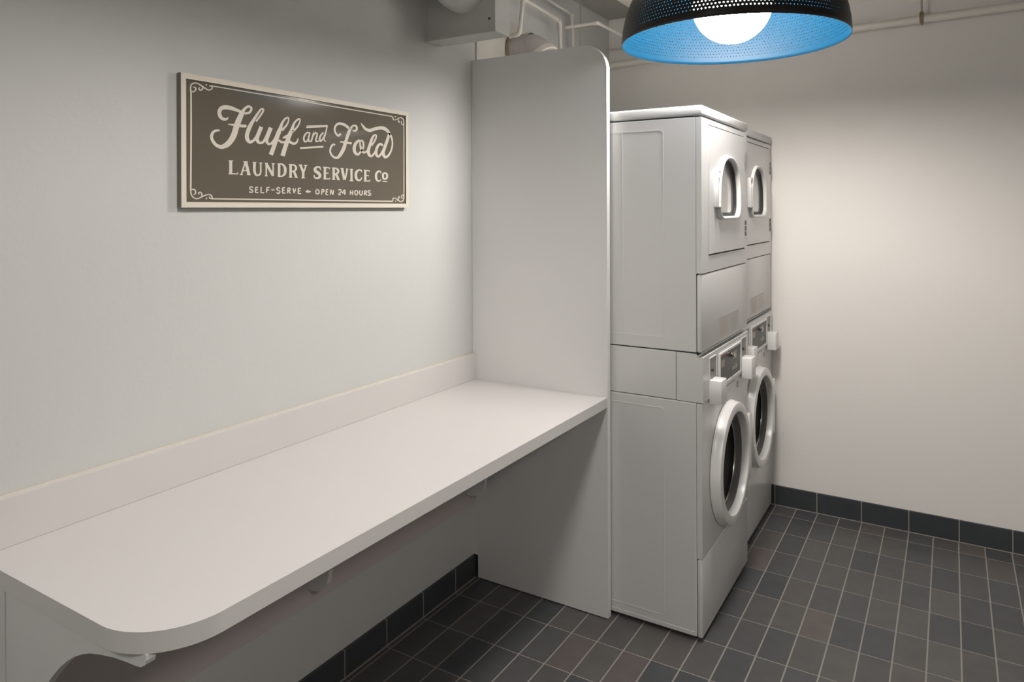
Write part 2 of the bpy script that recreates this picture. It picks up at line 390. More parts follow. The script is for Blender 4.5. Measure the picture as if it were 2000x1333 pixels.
STROKES = {
'fluff': '13183,18640,13211,18622,13165,18628,13202,18606,13149,18616,13193,18588,13136,18608,13179,18567,13126,18606,13156,18549,13112,18604,13128,18536,13095,18602,13098,18528,13077,18602,13067,18524,13061,18605,13035,18524,13045,18611,13003,18529,13026,18619,12972,18538,13010,18630,12942,18552,12999,18640,12914,18570,12990,18654,12891,18594,12981,18672,12873,18621,12975,18692,12860,18649,12971,18711,12850,18677,12968,18730,12845,18706,12968,18747,12843,18736,12970,18762,12847,18769,12974,18776,12857,18802,12983,18791,12873,18834,12996,18808,12895,18866,13011,18822,12923,18896,13024,18831,12958,18924,13038,18836,12998,18944,13059,18842,13039,18958,13086,18846,13079,18967,13116,18850,13118,18972,13147,18853,13159,18975,13181,18854,13202,18975,13217,18854,13244,18972,13253,18853,13286,18968,13290,18851,13328,18961,13327,18847,13368,18952,13366,18842,13407,18942,13404,18837,13445,18933,13442,18831,13482,18923,13478,18825,13518,18913,13513,18819,13552,18903,13544,18813,13583,18894,13570,18808,13609,18886,13591,18803,13631,18879,13611,18798,13650,18872,13632,18794,13670,18865|13726,18817,13630,18862,13745,18848,13654,18889,13763,18878,13679,18917,13780,18906,13706,18947,13799,18929,13736,18974,13822,18952,13767,19000,13848,18973,13800,19026,13872,18988,13838,19048,13887,18995,13880,19063,13903,18996,13924,19064,13926,18992,13963,19054,13946,18984,13996,19038,13955,18977,14022,19015,13956,18971,14032,18984,13953,18956,14029,18952,13946,18937,14019,18921,13936,18919,14004,18894,13923,18903,13985,18868,13906,18888,13961,18843,13888,18874,13932,18821,13869,18864,13897,18802,13847,18857,13858,18790,13818,18852,13819,18785,13783,18848,13783,18782,13748,18843,13749,18778|13606,18859,13751,18820,13583,18821,13734,18780,13560,18783,13717,18740,13536,18744,13700,18701,13514,18704,13683,18660,13491,18662,13665,18618,13469,18619,13646,18575,13447,18574,13628,18532,13427,18530,13610,18491,13410,18486,13594,18450,13394,18444,13577,18410,13378,18401,13561,18368,13362,18356,13545,18326,13346,18310,13531,18283,13331,18264,13518,18236,13316,18221,13502,18186,13299,18181,13482,18136,13280,18141,13459,18087,13259,18101,13433,18040,13237,18064,13403,17993,13213,18029,13370,17948,13187,17996,13335,17906,13160,17964,13296,17866,13132,17936,13254,17828,13103,17910,13207,17796,13071,17885,13156,17768,13036,17860,13101,17744,13002,17840,13042,17726,12973,17828,12983,17716,12944,17824,12925,17718,12910,17826,12872,17728,12875,17834,12825,17745,12842,17846,12782,17766,12814,17862,12744,17792,12786,17885,12709,17823,12761,17912,12680,17855,12740,17937,12656,17886,12724,17961,12637,17917,12712,17985,12622,17949,12704,18008,12611,17982,12700,18029,12606,18016,12700,18051,12607,18051,12705,18074,12614,18085,12712,18096,12627,18118,12722,18116,12644,18149,12734,18134,12665,18177,12750,18152,12692,18202,12768,18167,12723,18225,12786,18180,12760,18242,12810,18189,12800,18251,12842,18197,12841,18254,12879,18204,12879,18254,12917,18211,12916,18254|13184,18426,13188,18446,13224,18420,13229,18451,13263,18415,13269,18456,13304,18410,13311,18460,13349,18405,13358,18464,13403,18401,13412,18468,13463,18398,13473,18472,13522,18395,13533,18475,13573,18393,13586,18477,13615,18391,13629,18478,13651,18390,13665,18477,13684,18389,13696,18477,13718,18390,13723,18477,13749,18394,13747,18479,13776,18400,13768,18480,13799,18405,13791,18483,13822,18411,13815,18485|14179,18600,14130,18626,14214,18639,14163,18666,14249,18679,14196,18707,14284,18719,14229,18747,14317,18758,14260,18786,14349,18798,14291,18826,14380,18839,14323,18865,14409,18878,14351,18902,14431,18913,14371,18932,14446,18943,14383,18955,14454,18970,14390,18972,14456,18994,14392,18984,14449,19016,14391,18987,14431,19033,14389,18989,14404,19043,14384,18991,14368,19042,14379,18991,14332,19026,14370,18985,14299,19000,14350,18966,14266,18967,14325,18935,14231,18928,14296,18896,14195,18885,14264,18853,14156,18837,14230,18805,14115,18782,14192,18750,14073,18727,14155,18694,14034,18676,14121,18640,13998,18630,14092,18592,13962,18586,14066,18545,13928,18543,14042,18501,13898,18500,14020,18459,13872,18458,14000,18420,13850,18416,13982,18382,13831,18376,13964,18345,13813,18336,13948,18307,13797,18295,13932,18269,13781,18253,13917,18231,13768,18209,13906,18196,13761,18166,13900,18168,13760,18126,13898,18142,13765,18087,13901,18117,13776,18052,13906,18096,13793,18019,13912,18078,13818,17991,13922,18061,13849,17966,13935,18045,13887,17948,13947,18034,13933,17938,13952,18029,13980,17946,13956,18028,14019,17965,13974,18033,14051,17986,13998,18046,14080,18007,14023,18062,14108,18029,14046,18080,14137,18054,14068,18101,14166,18082,14089,18126,14195,18114,14110,18154,14224,18151,14132,18188,14253,18192,14155,18227,14282,18235,14178,18270,14310,18278,14200,18312,14336,18321,14221,18355,14362,18366,14242,18399,14388,18410,14263,18444,14413,18455,14284,18490|14283,18488,14414,18456,14259,18440,14390,18406,14235,18390,14365,18357,14211,18341,14341,18309,14189,18295,14320,18264,14170,18252,14300,18221,14150,18209,14282,18182,14134,18166,14268,18148,14125,18122,14261,18122,14128,18080,14259,18101,14139,18044,14260,18080,14158,18013,14264,18063,14182,17986,14269,18050,14215,17966,14278,18041,14252,17954,14293,18032,14290,17948,14311,18027,14329,17950,14326,18026,14366,17958,14341,18028,14401,17973,14358,18035,14433,17993,14377,18048,14465,18018,14397,18066,14494,18045,14417,18089,14524,18076,14435,18116,14555,18115,14456,18152,14589,18164,14481,18199,14630,18228,14514,18262,14675,18304,14552,18339,14721,18386,14591,18421,14767,18464,14631,18501|14629,18497,14769,18468,14604,18442,14743,18412,14579,18386,14718,18356,14555,18330,14693,18302,14534,18278,14670,18251,14516,18229,14648,18203,14498,18181,14626,18158,14485,18133,14610,18121,14480,18086,14601,18092,14489,18043,14600,18070,14508,18007,14603,18048,14534,17980,14611,18029,14563,17959,14619,18018,14599,17946,14628,18013,14639,17944,14641,18012,14678,17950,14659,18015,14716,17964,14677,18022,14752,17985,14698,18036,14786,18012,14722,18057,14819,18042,14748,18084,14852,18076,14774,18115,14885,18114,14799,18151,14917,18157,14825,18192,14949,18200,14852,18237,14981,18243,14879,18281|15150,18414,15085,18458,15192,18454,15130,18496,15235,18496,15176,18535,15276,18538,15219,18572,15313,18580,15255,18608,15344,18623,15286,18645,15370,18665,15313,18682,15390,18706,15335,18718,15405,18744,15350,18750,15413,18781,15359,18781,15416,18818,15361,18812,15412,18850,15358,18834,15393,18877,15355,18840,15354,18885,15352,18838,15314,18876,15333,18831,15274,18860,15307,18817,15236,18836,15282,18798,15200,18807,15257,18773,15164,18770,15229,18740,15130,18730,15202,18702,15098,18687,15179,18663,15069,18642,15163,18622,15042,18595,15150,18576,15018,18549,15138,18528,14994,18506,15124,18480,14970,18467,15108,18435,14945,18427,15092,18393,14921,18387,15076,18352,14899,18346,15060,18312,14880,18305,15043,18272,14864,18264,15025,18233,14848,18223,15006,18193,14832,18180,14988,18152,14816,18136,14970,18109,14799,18090,14953,18064,14782,18046,14935,18018,14766,18003,14917,17974,14750,17962,14899,17932,14733,17923,14882,17892,14716,17884,14865,17852,14699,17844,14847,17811,14680,17804,14829,17768,14660,17762,14810,17725,14639,17720,14791,17682,14618,17678,14772,17640|14962,18108,15014,18159,14985,18092,15040,18144,15008,18075,15064,18130,15036,18058,15085,18118,15069,18045,15104,18111,15106,18039,15124,18108,15142,18039,15148,18106,15177,18043,15174,18107,15212,18049,15200,18110,15246,18058,15225,18116,15280,18069,15252,18126,15310,18081,15282,18138,15340,18092,15312,18150|15584,18420,15518,18467,15629,18462,15568,18506,15676,18505,15619,18545,15722,18548,15666,18583,15762,18592,15705,18620,15794,18636,15736,18657,15819,18680,15762,18695,15839,18721,15783,18732,15854,18757,15798,18765,15865,18791,15809,18794,15871,18823,15814,18820,15871,18852,15814,18838,15856,18877,15814,18841,15820,18887,15813,18839,15783,18882,15797,18835,15744,18869,15774,18825,15707,18848,15750,18809,15670,18821,15722,18786,15633,18786,15691,18755,15595,18746,15661,18718,15559,18701,15636,18678,15525,18648,15616,18630,15494,18591,15599,18573,15464,18534,15583,18514,15436,18485,15565,18457,15408,18443,15544,18408,15381,18404,15524,18364,15354,18364,15505,18323,15329,18321,15487,18285,15308,18278,15470,18245,15290,18235,15452,18205,15273,18194,15435,18164,15257,18153,15416,18122,15241,18116,15399,18084,15226,18081,15382,18049,15209,18040,15365,18010,15187,17987,15344,17959,15160,17917,15318,17890,15128,17836,15288,17808,15095,17750,15256,17722,15063,17667,15226,17638|15168,18184,15145,18226,15215,18196,15184,18251,15263,18207,15223,18276,15309,18222,15264,18299,15354,18241,15307,18319,15397,18263,15352,18336,15439,18286,15397,18354|15381,18083,15433,18156,15422,18068,15475,18138,15465,18050,15516,18120,15512,18034,15552,18106,15562,18026,15578,18100,15610,18030,15600,18101,15653,18043,15621,18105,15691,18064,15643,18115,15723,18092,15664,18128,15747,18126,15687,18148,15763,18165,15710,18179,15776,18204,15734,18214,15789,18242,15758,18249',
'and': '16104,18601,16100,18656,17008,18722,17004,18779|16118,18666,16117,18686,17024,18775,17024,18795|16979,18773,17033,18770,16966,18726,17021,18723,16953,18680,17009,18677,16940,18634,16996,18630,16926,18591,16984,18586,16912,18550,16970,18544,16896,18510,16955,18503,16881,18472,16941,18464,16867,18436,16928,18427,16852,18403,16912,18392,16836,18371,16896,18360,16822,18338,16886,18334,16820,18304,16883,18315,16836,18275,16889,18301,16862,18254,16904,18285,16889,18238,16926,18267,16913,18222,16948,18247|15845,17914,15841,17972,16830,18028,16826,18088|16237,18483,16232,18447,16214,18484,16207,18445,16189,18486,16184,18444,16158,18485,16165,18442,16125,18476,16150,18436,16094,18459,16131,18424,16064,18438,16109,18406,16036,18412,16088,18385,16012,18385,16071,18363,15993,18354,16055,18338,15976,18321,16041,18310,15965,18286,16032,18282,15960,18253,16028,18258,15964,18220,16032,18235,15976,18187,16041,18210,15994,18159,16052,18191,16022,18138,16059,18185,16061,18134,16061,18184,16097,18144,16073,18186,16130,18163,16092,18195,16159,18191,16114,18212,16185,18228,16137,18243,16209,18274,16162,18285,16232,18323,16187,18333,16256,18369,16212,18379|16229,18471,16283,18463,16212,18430,16268,18421,16193,18388,16251,18379,16176,18346,16237,18339,16165,18306,16229,18305,16161,18268,16227,18272,16162,18231,16228,18242,16169,18199,16234,18217,16185,18172,16238,18204,16219,18157,16238,18203,16252,18161,16248,18202,16278,18168,16272,18205,16300,18174,16296,18206|16383,18483,16434,18478,16362,18429,16418,18423,16342,18374,16401,18368,16322,18322,16384,18314,16303,18273,16366,18264,16285,18226,16348,18216,16267,18178,16329,18169|16374,18311,16332,18326,16400,18346,16356,18361,16426,18383,16380,18399,16451,18416,16405,18434,16473,18438,16431,18464,16493,18452,16460,18486,16511,18461,16491,18501,16523,18463,16524,18509,16522,18464,16559,18504,16521,18462,16580,18485,16525,18449,16588,18461,16525,18428,16591,18433,16522,18403,16588,18401,16512,18370,16576,18362,16494,18327,16557,18317,16476,18283,16541,18276,16468,18245,16535,18250,16479,18214,16537,18240,16503,18195,16544,18235,16531,18186,16555,18230,16559,18184,16563,18228,16587,18191,16567,18227,16608,18205,16580,18232,16623,18219,16598,18242,16638,18231,16617,18251|16827,18529,16856,18493,16801,18516,16829,18479,16773,18504,16804,18466,16742,18488,16783,18454,16714,18465,16766,18438,16689,18435,16748,18414,16666,18400,16730,18384,16648,18364,16716,18354,16637,18329,16708,18328,16635,18294,16707,18302,16641,18258,16712,18275,16654,18228,16720,18256,16688,18204,16714,18256,16737,18214,16703,18256,16767,18238,16722,18267,16793,18266,16748,18289,16818,18296,16773,18314,16841,18328,16795,18343,16864,18366,16818,18378,16886,18404,16841,18416,16909,18441,16864,18453|16131,18470,16132,18490,16166,18474,16166,18493|16207,18474,16207,18494,16241,18477,16241,18497|16391,18494,16391,18514,16426,18497,16426,18517|16468,18504,16468,18524,16503,18507,16503,18527|16778,18529,16778,18549,16814,18532,16814,18552',
'fold': '17595,18580,17656,18546,17566,18559,17635,18522,17538,18538,17613,18495,17518,18526,17581,18466,17518,18526,17527,18444,17515,18526,17472,18449,17492,18531,17431,18467,17464,18542,17399,18490,17439,18557,17372,18514,17419,18576,17348,18539,17403,18598,17327,18568,17391,18624,17311,18600,17384,18649,17301,18634,17383,18677,17297,18669,17387,18707,17299,18707,17395,18736,17308,18745,17409,18762,17324,18783,17428,18785,17350,18819,17455,18809,17383,18853,17484,18828,17422,18884,17511,18842,17467,18910,17537,18848,17517,18927,17569,18852,17569,18937,17605,18852,17619,18941,17643,18850,17668,18941,17681,18846,17718,18938,17722,18840,17770,18930,17763,18831,17820,18918,17803,18819,17869,18904,17842,18805,17916,18884,17883,18787,17960,18862,17926,18767,18001,18838,17970,18747,18042,18816|18139,18756,18045,18788,18157,18783,18068,18812,18173,18810,18092,18838,18188,18832,18120,18866,18203,18846,18155,18891,18226,18857,18196,18910,18256,18866,18240,18924,18283,18870,18286,18932,18299,18869,18333,18931,18311,18863,18374,18916,18326,18850,18404,18894,18338,18834,18427,18866,18343,18819,18438,18835,18342,18801,18437,18801,18335,18778,18426,18765,18324,18759,18404,18729,18317,18752,18364,18697,18306,18749,18309,18683,18273,18748,18259,18683,18229,18749,18213,18686,18185,18749,18172,18688|17999,18774,18136,18748,17974,18728,18110,18701,17948,18682,18085,18655,17923,18635,18060,18609,17900,18588,18037,18564,17878,18541,18016,18520,17858,18495,17996,18475,17839,18449,17977,18430,17820,18404,17960,18386,17801,18358,17944,18341,17782,18313,17929,18296,17764,18269,17914,18250,17745,18226,17897,18204,17724,18182,17880,18158,17703,18138,17862,18111,17681,18096,17841,18063,17657,18054,17815,18014,17629,18010,17783,17965,17599,17963,17747,17915,17568,17919,17708,17866,17538,17880,17668,17824,17510,17844,17628,17786,17483,17813,17585,17751,17459,17789,17537,17720,17439,17775,17481,17697,17418,17768,17422,17688,17387,17765,17367,17691,17352,17768,17318,17702,17319,17776,17273,17718,17288,17790,17232,17738,17256,17810,17193,17765,17228,17834,17160,17794,17206,17858,17133,17824,17190,17882,17113,17856,17178,17907,17100,17888,17171,17934,17093,17922,17170,17960,17091,17956,17174,17987,17096,17991,17184,18016,17107,18027,17198,18044,17122,18061,17214,18069,17140,18092,17232,18091,17162,18121,17254,18111,17188,18149,17275,18127,17217,18173,17289,18136,17252,18192,17295,18140,17292,18200,17308,18142,17326,18195,17332,18143,17349,18188,17358,18144,17370,18182|17582,18262,17590,18304,17655,18254,17667,18307,17730,18246,17743,18311,17814,18239,17828,18312,17913,18235,17928,18312,18022,18232,18037,18310,18131,18230,18146,18308|18497,18446,18559,18394,18448,18420,18515,18362,18396,18394,18471,18332,18343,18363,18435,18303,18294,18324,18408,18274,18254,18278,18383,18240,18221,18228,18360,18199,18195,18176,18344,18159,18181,18124,18334,18124,18179,18073,18333,18090,18189,18023,18339,18054,18208,17978,18350,18022,18236,17938,18363,17996,18274,17906,18380,17975,18322,17880,18402,17956,18378,17863,18422,17944,18445,17863,18428,17940,18504,17888,18440,17944,18548,17922,18468,17965,18585,17959,18502,17998,18618,17994,18536,18031,18650,18028,18572,18064,18684,18066,18606,18097,18715,18107,18636,18130,18739,18148,18657,18162,18754,18190,18669,18195,18763,18231,18674,18229,18764,18271,18673,18262,18760,18310,18668,18291,18746,18348,18657,18322,18725,18386,18640,18352,18698,18419,18621,18375,18656,18442,18619,18380,18596,18435,18630,18381,18557,18410,18614,18374,18529,18378,18593,18357,18511,18344,18580,18338,18505,18308,18578,18314,18507,18268,18584,18281,18513,18228,18596,18245,18520,18190,18610,18209,18528,18151,18625,18175,18539,18111,18642,18140,18554,18072,18661,18109,18576,18038,18680,18084,18604,18009,18700,18060,18640,17983,18719,18039,18684,17963,18736,18025,18740,17955,18746,18020,18798,17968,18765,18024,18848,17991,18800,18040,18893,18016,18844,18064,18936,18038,18888,18086|19156,18246,19090,18272,19203,18295,19134,18322,19251,18344,19180,18372,19298,18394,19222,18421,19337,18444,19256,18466,19369,18494,19286,18511,19394,18545,19312,18557,19412,18591,19331,18597,19418,18631,19338,18623,19406,18664,19335,18635,19374,18687,19327,18641,19331,18697,19318,18643,19284,18691,19312,18641,19242,18672,19299,18631,19201,18646,19278,18609,19161,18611,19255,18578,19123,18569,19232,18541,19088,18518,19208,18495,19055,18458,19181,18438,19024,18396,19155,18377,18995,18337,19130,18317,18966,18279,19106,18258,18936,18220,19083,18200,18909,18161,19065,18146,18892,18105,19053,18100,18886,18053,19048,18061,18890,18006,19047,18026,18902,17963,19051,17996,18923,17925,19058,17974,18955,17892,19069,17954,18998,17866,19085,17937,19050,17849,19101,17926,19112,17846,19104,17922,19168,17865,19113,17924,19210,17894,19139,17939,19246,17925,19171,17964,19279,17957,19203,17992,19311,17990,19233,18021,19343,18025,19262,18054,19373,18061,19291,18090,19403,18096,19321,18126|19766,18330,19694,18278,19742,18347,19665,18294,19716,18367,19638,18311,19681,18388,19619,18321,19630,18400,19611,18321,19576,18395,19600,18318,19525,18381,19579,18310,19478,18358,19556,18297,19435,18328,19534,18279,19398,18291,19512,18253,19365,18248,19488,18218,19337,18202,19467,18180,19316,18156,19452,18142,19302,18109,19442,18104,19294,18060,19435,18064,19292,18012,19434,18026,19301,17968,19438,17997,19323,17929,19447,17973,19356,17894,19462,17949,19401,17866,19475,17935,19465,17854,19473,17932,19529,17870,19477,17934,19578,17899,19505,17950,19622,17933,19540,17977,19664,17971,19574,18008,19701,18014,19607,18045,19737,18064,19641,18090,19770,18114,19675,18139,19804,18163,19710,18188|20028,18810,20162,18793,19986,18724,20124,18707,19943,18638,20086,18619,19902,18555,20048,18535,19865,18480,20013,18458,19832,18416,19979,18391,19800,18358,19947,18332,19771,18302,19918,18278,19745,18246,19892,18224,19718,18190,19866,18169,19692,18133,19842,18115,19672,18075,19825,18068,19666,18018,19820,18033,19682,17964,19827,18002,19713,17917,19844,17972,19756,17879,19865,17950,19815,17853,19873,17942,19890,17853,19872,17940,19951,17874,19894,17945,20002,17902,19930,17961,20046,17934,19966,17982,20087,17970,20002,18009,20125,18012,20038,18043,20160,18059,20072,18083,20192,18108,20104,18127,20220,18162,20133,18176,20246,18220,20160,18230,20268,18281,20182,18287,20282,18341,20197,18342,20288,18402,20204,18397,20288,18463,20205,18454,20282,18522,20199,18509,20271,18576,20187,18559,20257,18625,20170,18602,20237,18670,20147,18639,20214,18711,20119,18674,20187,18752,20086,18708,20156,18793,20050,18741,20122,18834,20010,18773,20083,18873,19968,18801,20040,18908,19926,18825,19992,18938,19883,18845,19940,18965,19839,18861,19884,18986,19796,18873,19823,19002,19754,18882,19759,19010,19714,18886,19694,19011,19673,18888,19630,19006,19626,18886,19563,18998,19575,18881,19492,18985,19518,18872,19419,18968,19454,18858,19348,18949,19387,18841,19276,18930,19322,18824,19204,18907,19258,18804,19134,18882,19190,18780,19076,18863,19115,18756,19032,18854,19035,18741,18993,18852,18958,18742,18949,18855,18892,18754,18904,18863,18836,18772,18862,18873,18788,18792,18829,18885,18745,18815,18799,18902,18710,18842,18768,18923,18682,18868,18735,18944,18657,18895,18702,18963,18635,18922,18668,18982,18615,18952,18634,19002,18597,18981,18600,19022,18579,19010',
'laundry': '13225,17392,13326,17397,13224,17023,13324,17027|13203,17378,13204,17408,13352,17384,13353,17413|13202,17002,13202,17036,13515,17014,13515,17049|13520,17027,13495,17028,13525,17081,13500,17081|13744,17387,13796,17376,13611,17025,13662,17014|13746,17371,13843,17395,13844,17018,13942,17041|13681,17116,13682,17149,13842,17124,13842,17156|13703,17374,13703,17404,13856,17382,13856,17412|13583,16998,13583,17028,13681,17002,13681,17032|13830,17004,13830,17036,13955,17009,13955,17042|14030,17374,14030,17404,14165,17380,14165,17410|14269,17369,14270,17399,14370,17372,14371,17402|14495,17387,14550,17390,14494,17012,14548,17014|14481,17360,14564,17402,14737,17002,14822,17044|14753,17386,14809,17389,14751,17015,14807,17017|14476,17373,14477,17404,14573,17375,14574,17406|14466,16996,14467,17026,14572,17000,14572,17030|14729,17374,14729,17405,14836,17379,14837,17410|14963,17393,15055,17398,14958,17009,15050,17012|14947,17380,14947,17411,15044,17384,15044,17416|14954,16993,14954,17024,15042,16996,15043,17027|15411,17392,15507,17397,15406,17008,15501,17011|15382,17382,15382,17414,15514,17389,15514,17420|15390,16986,15390,17018,15525,16991,15525,17022|15542,17175,15632,17208,15638,16998,15728,17030|15613,16990,15614,17019,15744,16991,15745,17020|15808,17384,15899,17416,15922,17162,16014,17194|16053,17408,16111,17395,15956,17186,16014,17173|15919,17206,16018,17209,15912,17004,16011,17006|15779,17389,15780,17418,15928,17394,15930,17423|16004,17389,16006,17418,16134,17389,16137,17419|15889,16985,15889,17014,16034,16990,16034,17019|14050,17385,14141,17387,14048,17342,14139,17345,14046,17299,14138,17302,14044,17257,14136,17260,14044,17219,14136,17224,14045,17187,14136,17193,14047,17158,14136,17166,14051,17130,14138,17144,14058,17103,14141,17123,14068,17077,14147,17102,14081,17052,14154,17082,14097,17030,14162,17065,14117,17011,14170,17054,14140,16997,14178,17048,14166,16990,14188,17043,14192,16987,14199,17041,14218,16989,14211,17041,14244,16995,14226,17043,14270,17005,14243,17049,14296,17020,14258,17057,14317,17039,14269,17066,14332,17061,14276,17077,14340,17085,14282,17093,14344,17109,14287,17113,14347,17136,14290,17137,14349,17165,14293,17164,14348,17197,14293,17194,14347,17230,14293,17227,14346,17262,14292,17259,14346,17292,14293,17289,14346,17322,14293,17320,14346,17352,14293,17350,14347,17383,14293,17380|15009,17374,15009,17411,15041,17375,15040,17414,15073,17377,15073,17418,15099,17376,15109,17420,15119,17370,15148,17414,15137,17356,15184,17398,15155,17334,15218,17376,15170,17310,15248,17350,15181,17287,15271,17321,15188,17266,15287,17289,15191,17242,15294,17255,15192,17216,15297,17222,15192,17190,15296,17191,15190,17166,15292,17161,15187,17143,15284,17130,15182,17124,15271,17100,15175,17107,15250,17072,15164,17091,15223,17048,15147,17074,15191,17030,15126,17059,15157,17015,15104,17047,15123,17005,15080,17040,15088,16998,15052,17036,15054,16996,15021,17034,15022,16995,14989,17031,14990,16994|15459,17374,15459,17412,15493,17375,15492,17415,15526,17376,15526,17419,15554,17376,15563,17421,15575,17371,15601,17417,15593,17360,15636,17404,15610,17343,15668,17386,15622,17326,15695,17364,15628,17313,15714,17338,15630,17303,15720,17308,15629,17289,15716,17279,15624,17274,15704,17252,15618,17261,15686,17229,15610,17250,15662,17209,15597,17239,15634,17195,15579,17227,15605,17185,15561,17218,15576,17177,15541,17213,15547,17173,15519,17210,15519,17172,15493,17208,15493,17172,15467,17206,15467,17172',
'service': '16719,17293,16679,17288,16720,17313,16673,17308,16721,17335,16669,17328,16719,17359,16663,17342,16703,17383,16656,17348,16674,17398,16644,17351,16641,17407,16623,17354,16604,17411,16600,17354,16567,17409,16581,17350,16529,17401,16560,17342,16490,17387,16537,17329,16452,17369,16520,17316,16422,17342,16516,17308,16406,17308,16517,17304,16405,17275,16520,17294,16414,17244,16526,17282,16435,17213,16533,17274,16469,17188,16546,17267,16506,17171,16573,17257,16538,17158,16609,17243,16561,17146,16645,17226,16581,17132,16674,17206,16600,17118,16700,17186,16613,17108,16724,17161,16618,17103,16739,17130,16621,17099,16740,17096,16621,17089,16728,17066,16618,17078,16707,17039,16614,17070,16679,17016,16602,17062,16643,17000,16581,17054,16605,16990,16556,17047,16567,16984,16534,17043,16531,16983,16514,17043,16498,16987,16493,17045,16466,16995,16475,17049,16438,17008,16463,17054,16416,17026,16456,17062,16404,17049,16451,17076,16403,17072,16447,17096,16405,17093,16442,17116,16406,17112|16845,17384,16947,17388,16840,17002,16941,17005|16818,17369,16824,17405,17108,17352,17115,17389|17097,17378,17126,17378,17093,17329,17122,17329|16895,17175,16895,17208,17039,17181,17039,17214|17026,17222,17051,17223,17026,17173,17051,17174|16829,16980,16829,17016,17114,16990,17114,17026|17124,17007,17096,17008,17133,17059,17104,17061|17237,17374,17341,17378,17235,17000,17340,17003|17211,17362,17212,17395,17341,17365,17342,17399|17213,16979,17215,17013,17353,16979,17356,17013|17345,17165,17441,17201,17461,16984,17558,17019|17440,16979,17442,17007,17568,16980,17570,17008|17621,17360,17731,17382,17729,16992,17840,17013|17880,17370,17954,17363,17779,17008,17851,17000|17599,17367,17602,17399,17750,17368,17753,17400|17854,17357,17858,17389,17964,17356,17967,17388|18069,17365,18171,17370,18072,16988,18174,16992|18035,17356,18037,17388,18199,17357,18202,17389|18033,16962,18035,16997,18207,16964,18208,17000|18752,17368,18863,17372,18745,16992,18857,16994|18729,17355,18737,17394,19021,17339,19030,17378|19004,17368,19037,17368,19002,17319,19035,17319|18806,17165,18806,17201,18970,17172,18970,17208|18952,17213,18980,17214,18952,17163,18980,17164|18731,16971,18731,17010,19035,16979,19036,17019|19047,16998,19014,17000,19057,17052,19024,17054|17288,17353,17289,17390,17321,17352,17321,17393,17354,17352,17355,17397,17381,17351,17392,17399,17399,17345,17431,17394,17417,17334,17468,17381,17434,17318,17501,17362,17447,17301,17528,17339,17452,17290,17548,17311,17452,17282,17550,17279,17448,17268,17540,17250,17441,17253,17523,17224,17434,17241,17502,17202,17426,17233,17474,17186,17414,17225,17443,17176,17395,17216,17416,17171,17375,17208,17390,17167,17357,17202,17366,17164,17338,17198,17343,17162,17318,17195,17321,17162,17297,17191,17300,17161|18642,17300,18601,17294,18642,17316,18594,17310,18644,17334,18588,17325,18640,17355,18582,17334,18622,17375,18576,17337,18592,17388,18562,17340,18556,17396,18539,17344,18516,17398,18516,17344,18474,17394,18496,17340,18432,17383,18475,17329,18390,17366,18451,17313,18349,17342,18431,17294,18315,17312,18418,17276,18292,17276,18408,17255,18278,17238,18400,17227,18270,17198,18396,17197,18269,17161,18395,17169,18274,17124,18398,17141,18285,17088,18404,17113,18304,17053,18413,17089,18330,17022,18423,17071,18367,16999,18437,17058,18409,16983,18457,17045,18453,16974,18479,17036,18499,16974,18494,17031,18542,16986,18508,17033,18576,17005,18530,17043,18603,17026,18552,17057,18624,17047,18571,17071,18637,17069,18584,17082,18641,17090,18593,17096,18642,17108,18602,17113,18644,17126,18612,17130',
'co': '19699,16995,19703,17032,19956,16990,19960,17027|19649,17295,19607,17285,19646,17312,19596,17300,19643,17330,19586,17316,19635,17351,19577,17326,19616,17370,19567,17330,19588,17384,19550,17335,19554,17394,19529,17339,19511,17399,19511,17339,19463,17392,19500,17336,19420,17373,19483,17324,19381,17348,19460,17305,19345,17318,19440,17281,19318,17283,19426,17260,19302,17244,19419,17236,19295,17205,19416,17206,19295,17166,19416,17174,19299,17131,19419,17146,19310,17098,19424,17122,19327,17068,19433,17099,19349,17040,19443,17079,19375,17018,19454,17064,19405,17000,19467,17053,19441,16987,19482,17044,19481,16981,19496,17039,19525,16985,19508,17037,19564,17002,19526,17040,19594,17024,19555,17053,19621,17047,19588,17071,19648,17069,19622,17088|19812,17349,19856,17298,19787,17339,19830,17286,19758,17329,19805,17276,19727,17316,19788,17267,19698,17294,19781,17261,19681,17269,19778,17254,19673,17244,19775,17241,19671,17220,19775,17224,19672,17198,19776,17206,19676,17174,19778,17186,19682,17149,19781,17165,19693,17123,19786,17148,19712,17100,19790,17138,19740,17083,19795,17133,19772,17074,19805,17128,19803,17070,19819,17125,19833,17070,19833,17124,19862,17072,19848,17126,19894,17078,19863,17130,19928,17089,19873,17136,19957,17108,19879,17142,19978,17133,19886,17153,19991,17160,19892,17172,20000,17188,19896,17194,20004,17215,19898,17213,20003,17239,19899,17230,19996,17264,19897,17246,19985,17287,19893,17259,19965,17309,19888,17268,19937,17326,19880,17274,19906,17337,19863,17280,19879,17344,19838,17288,19855,17351,19813,17296',
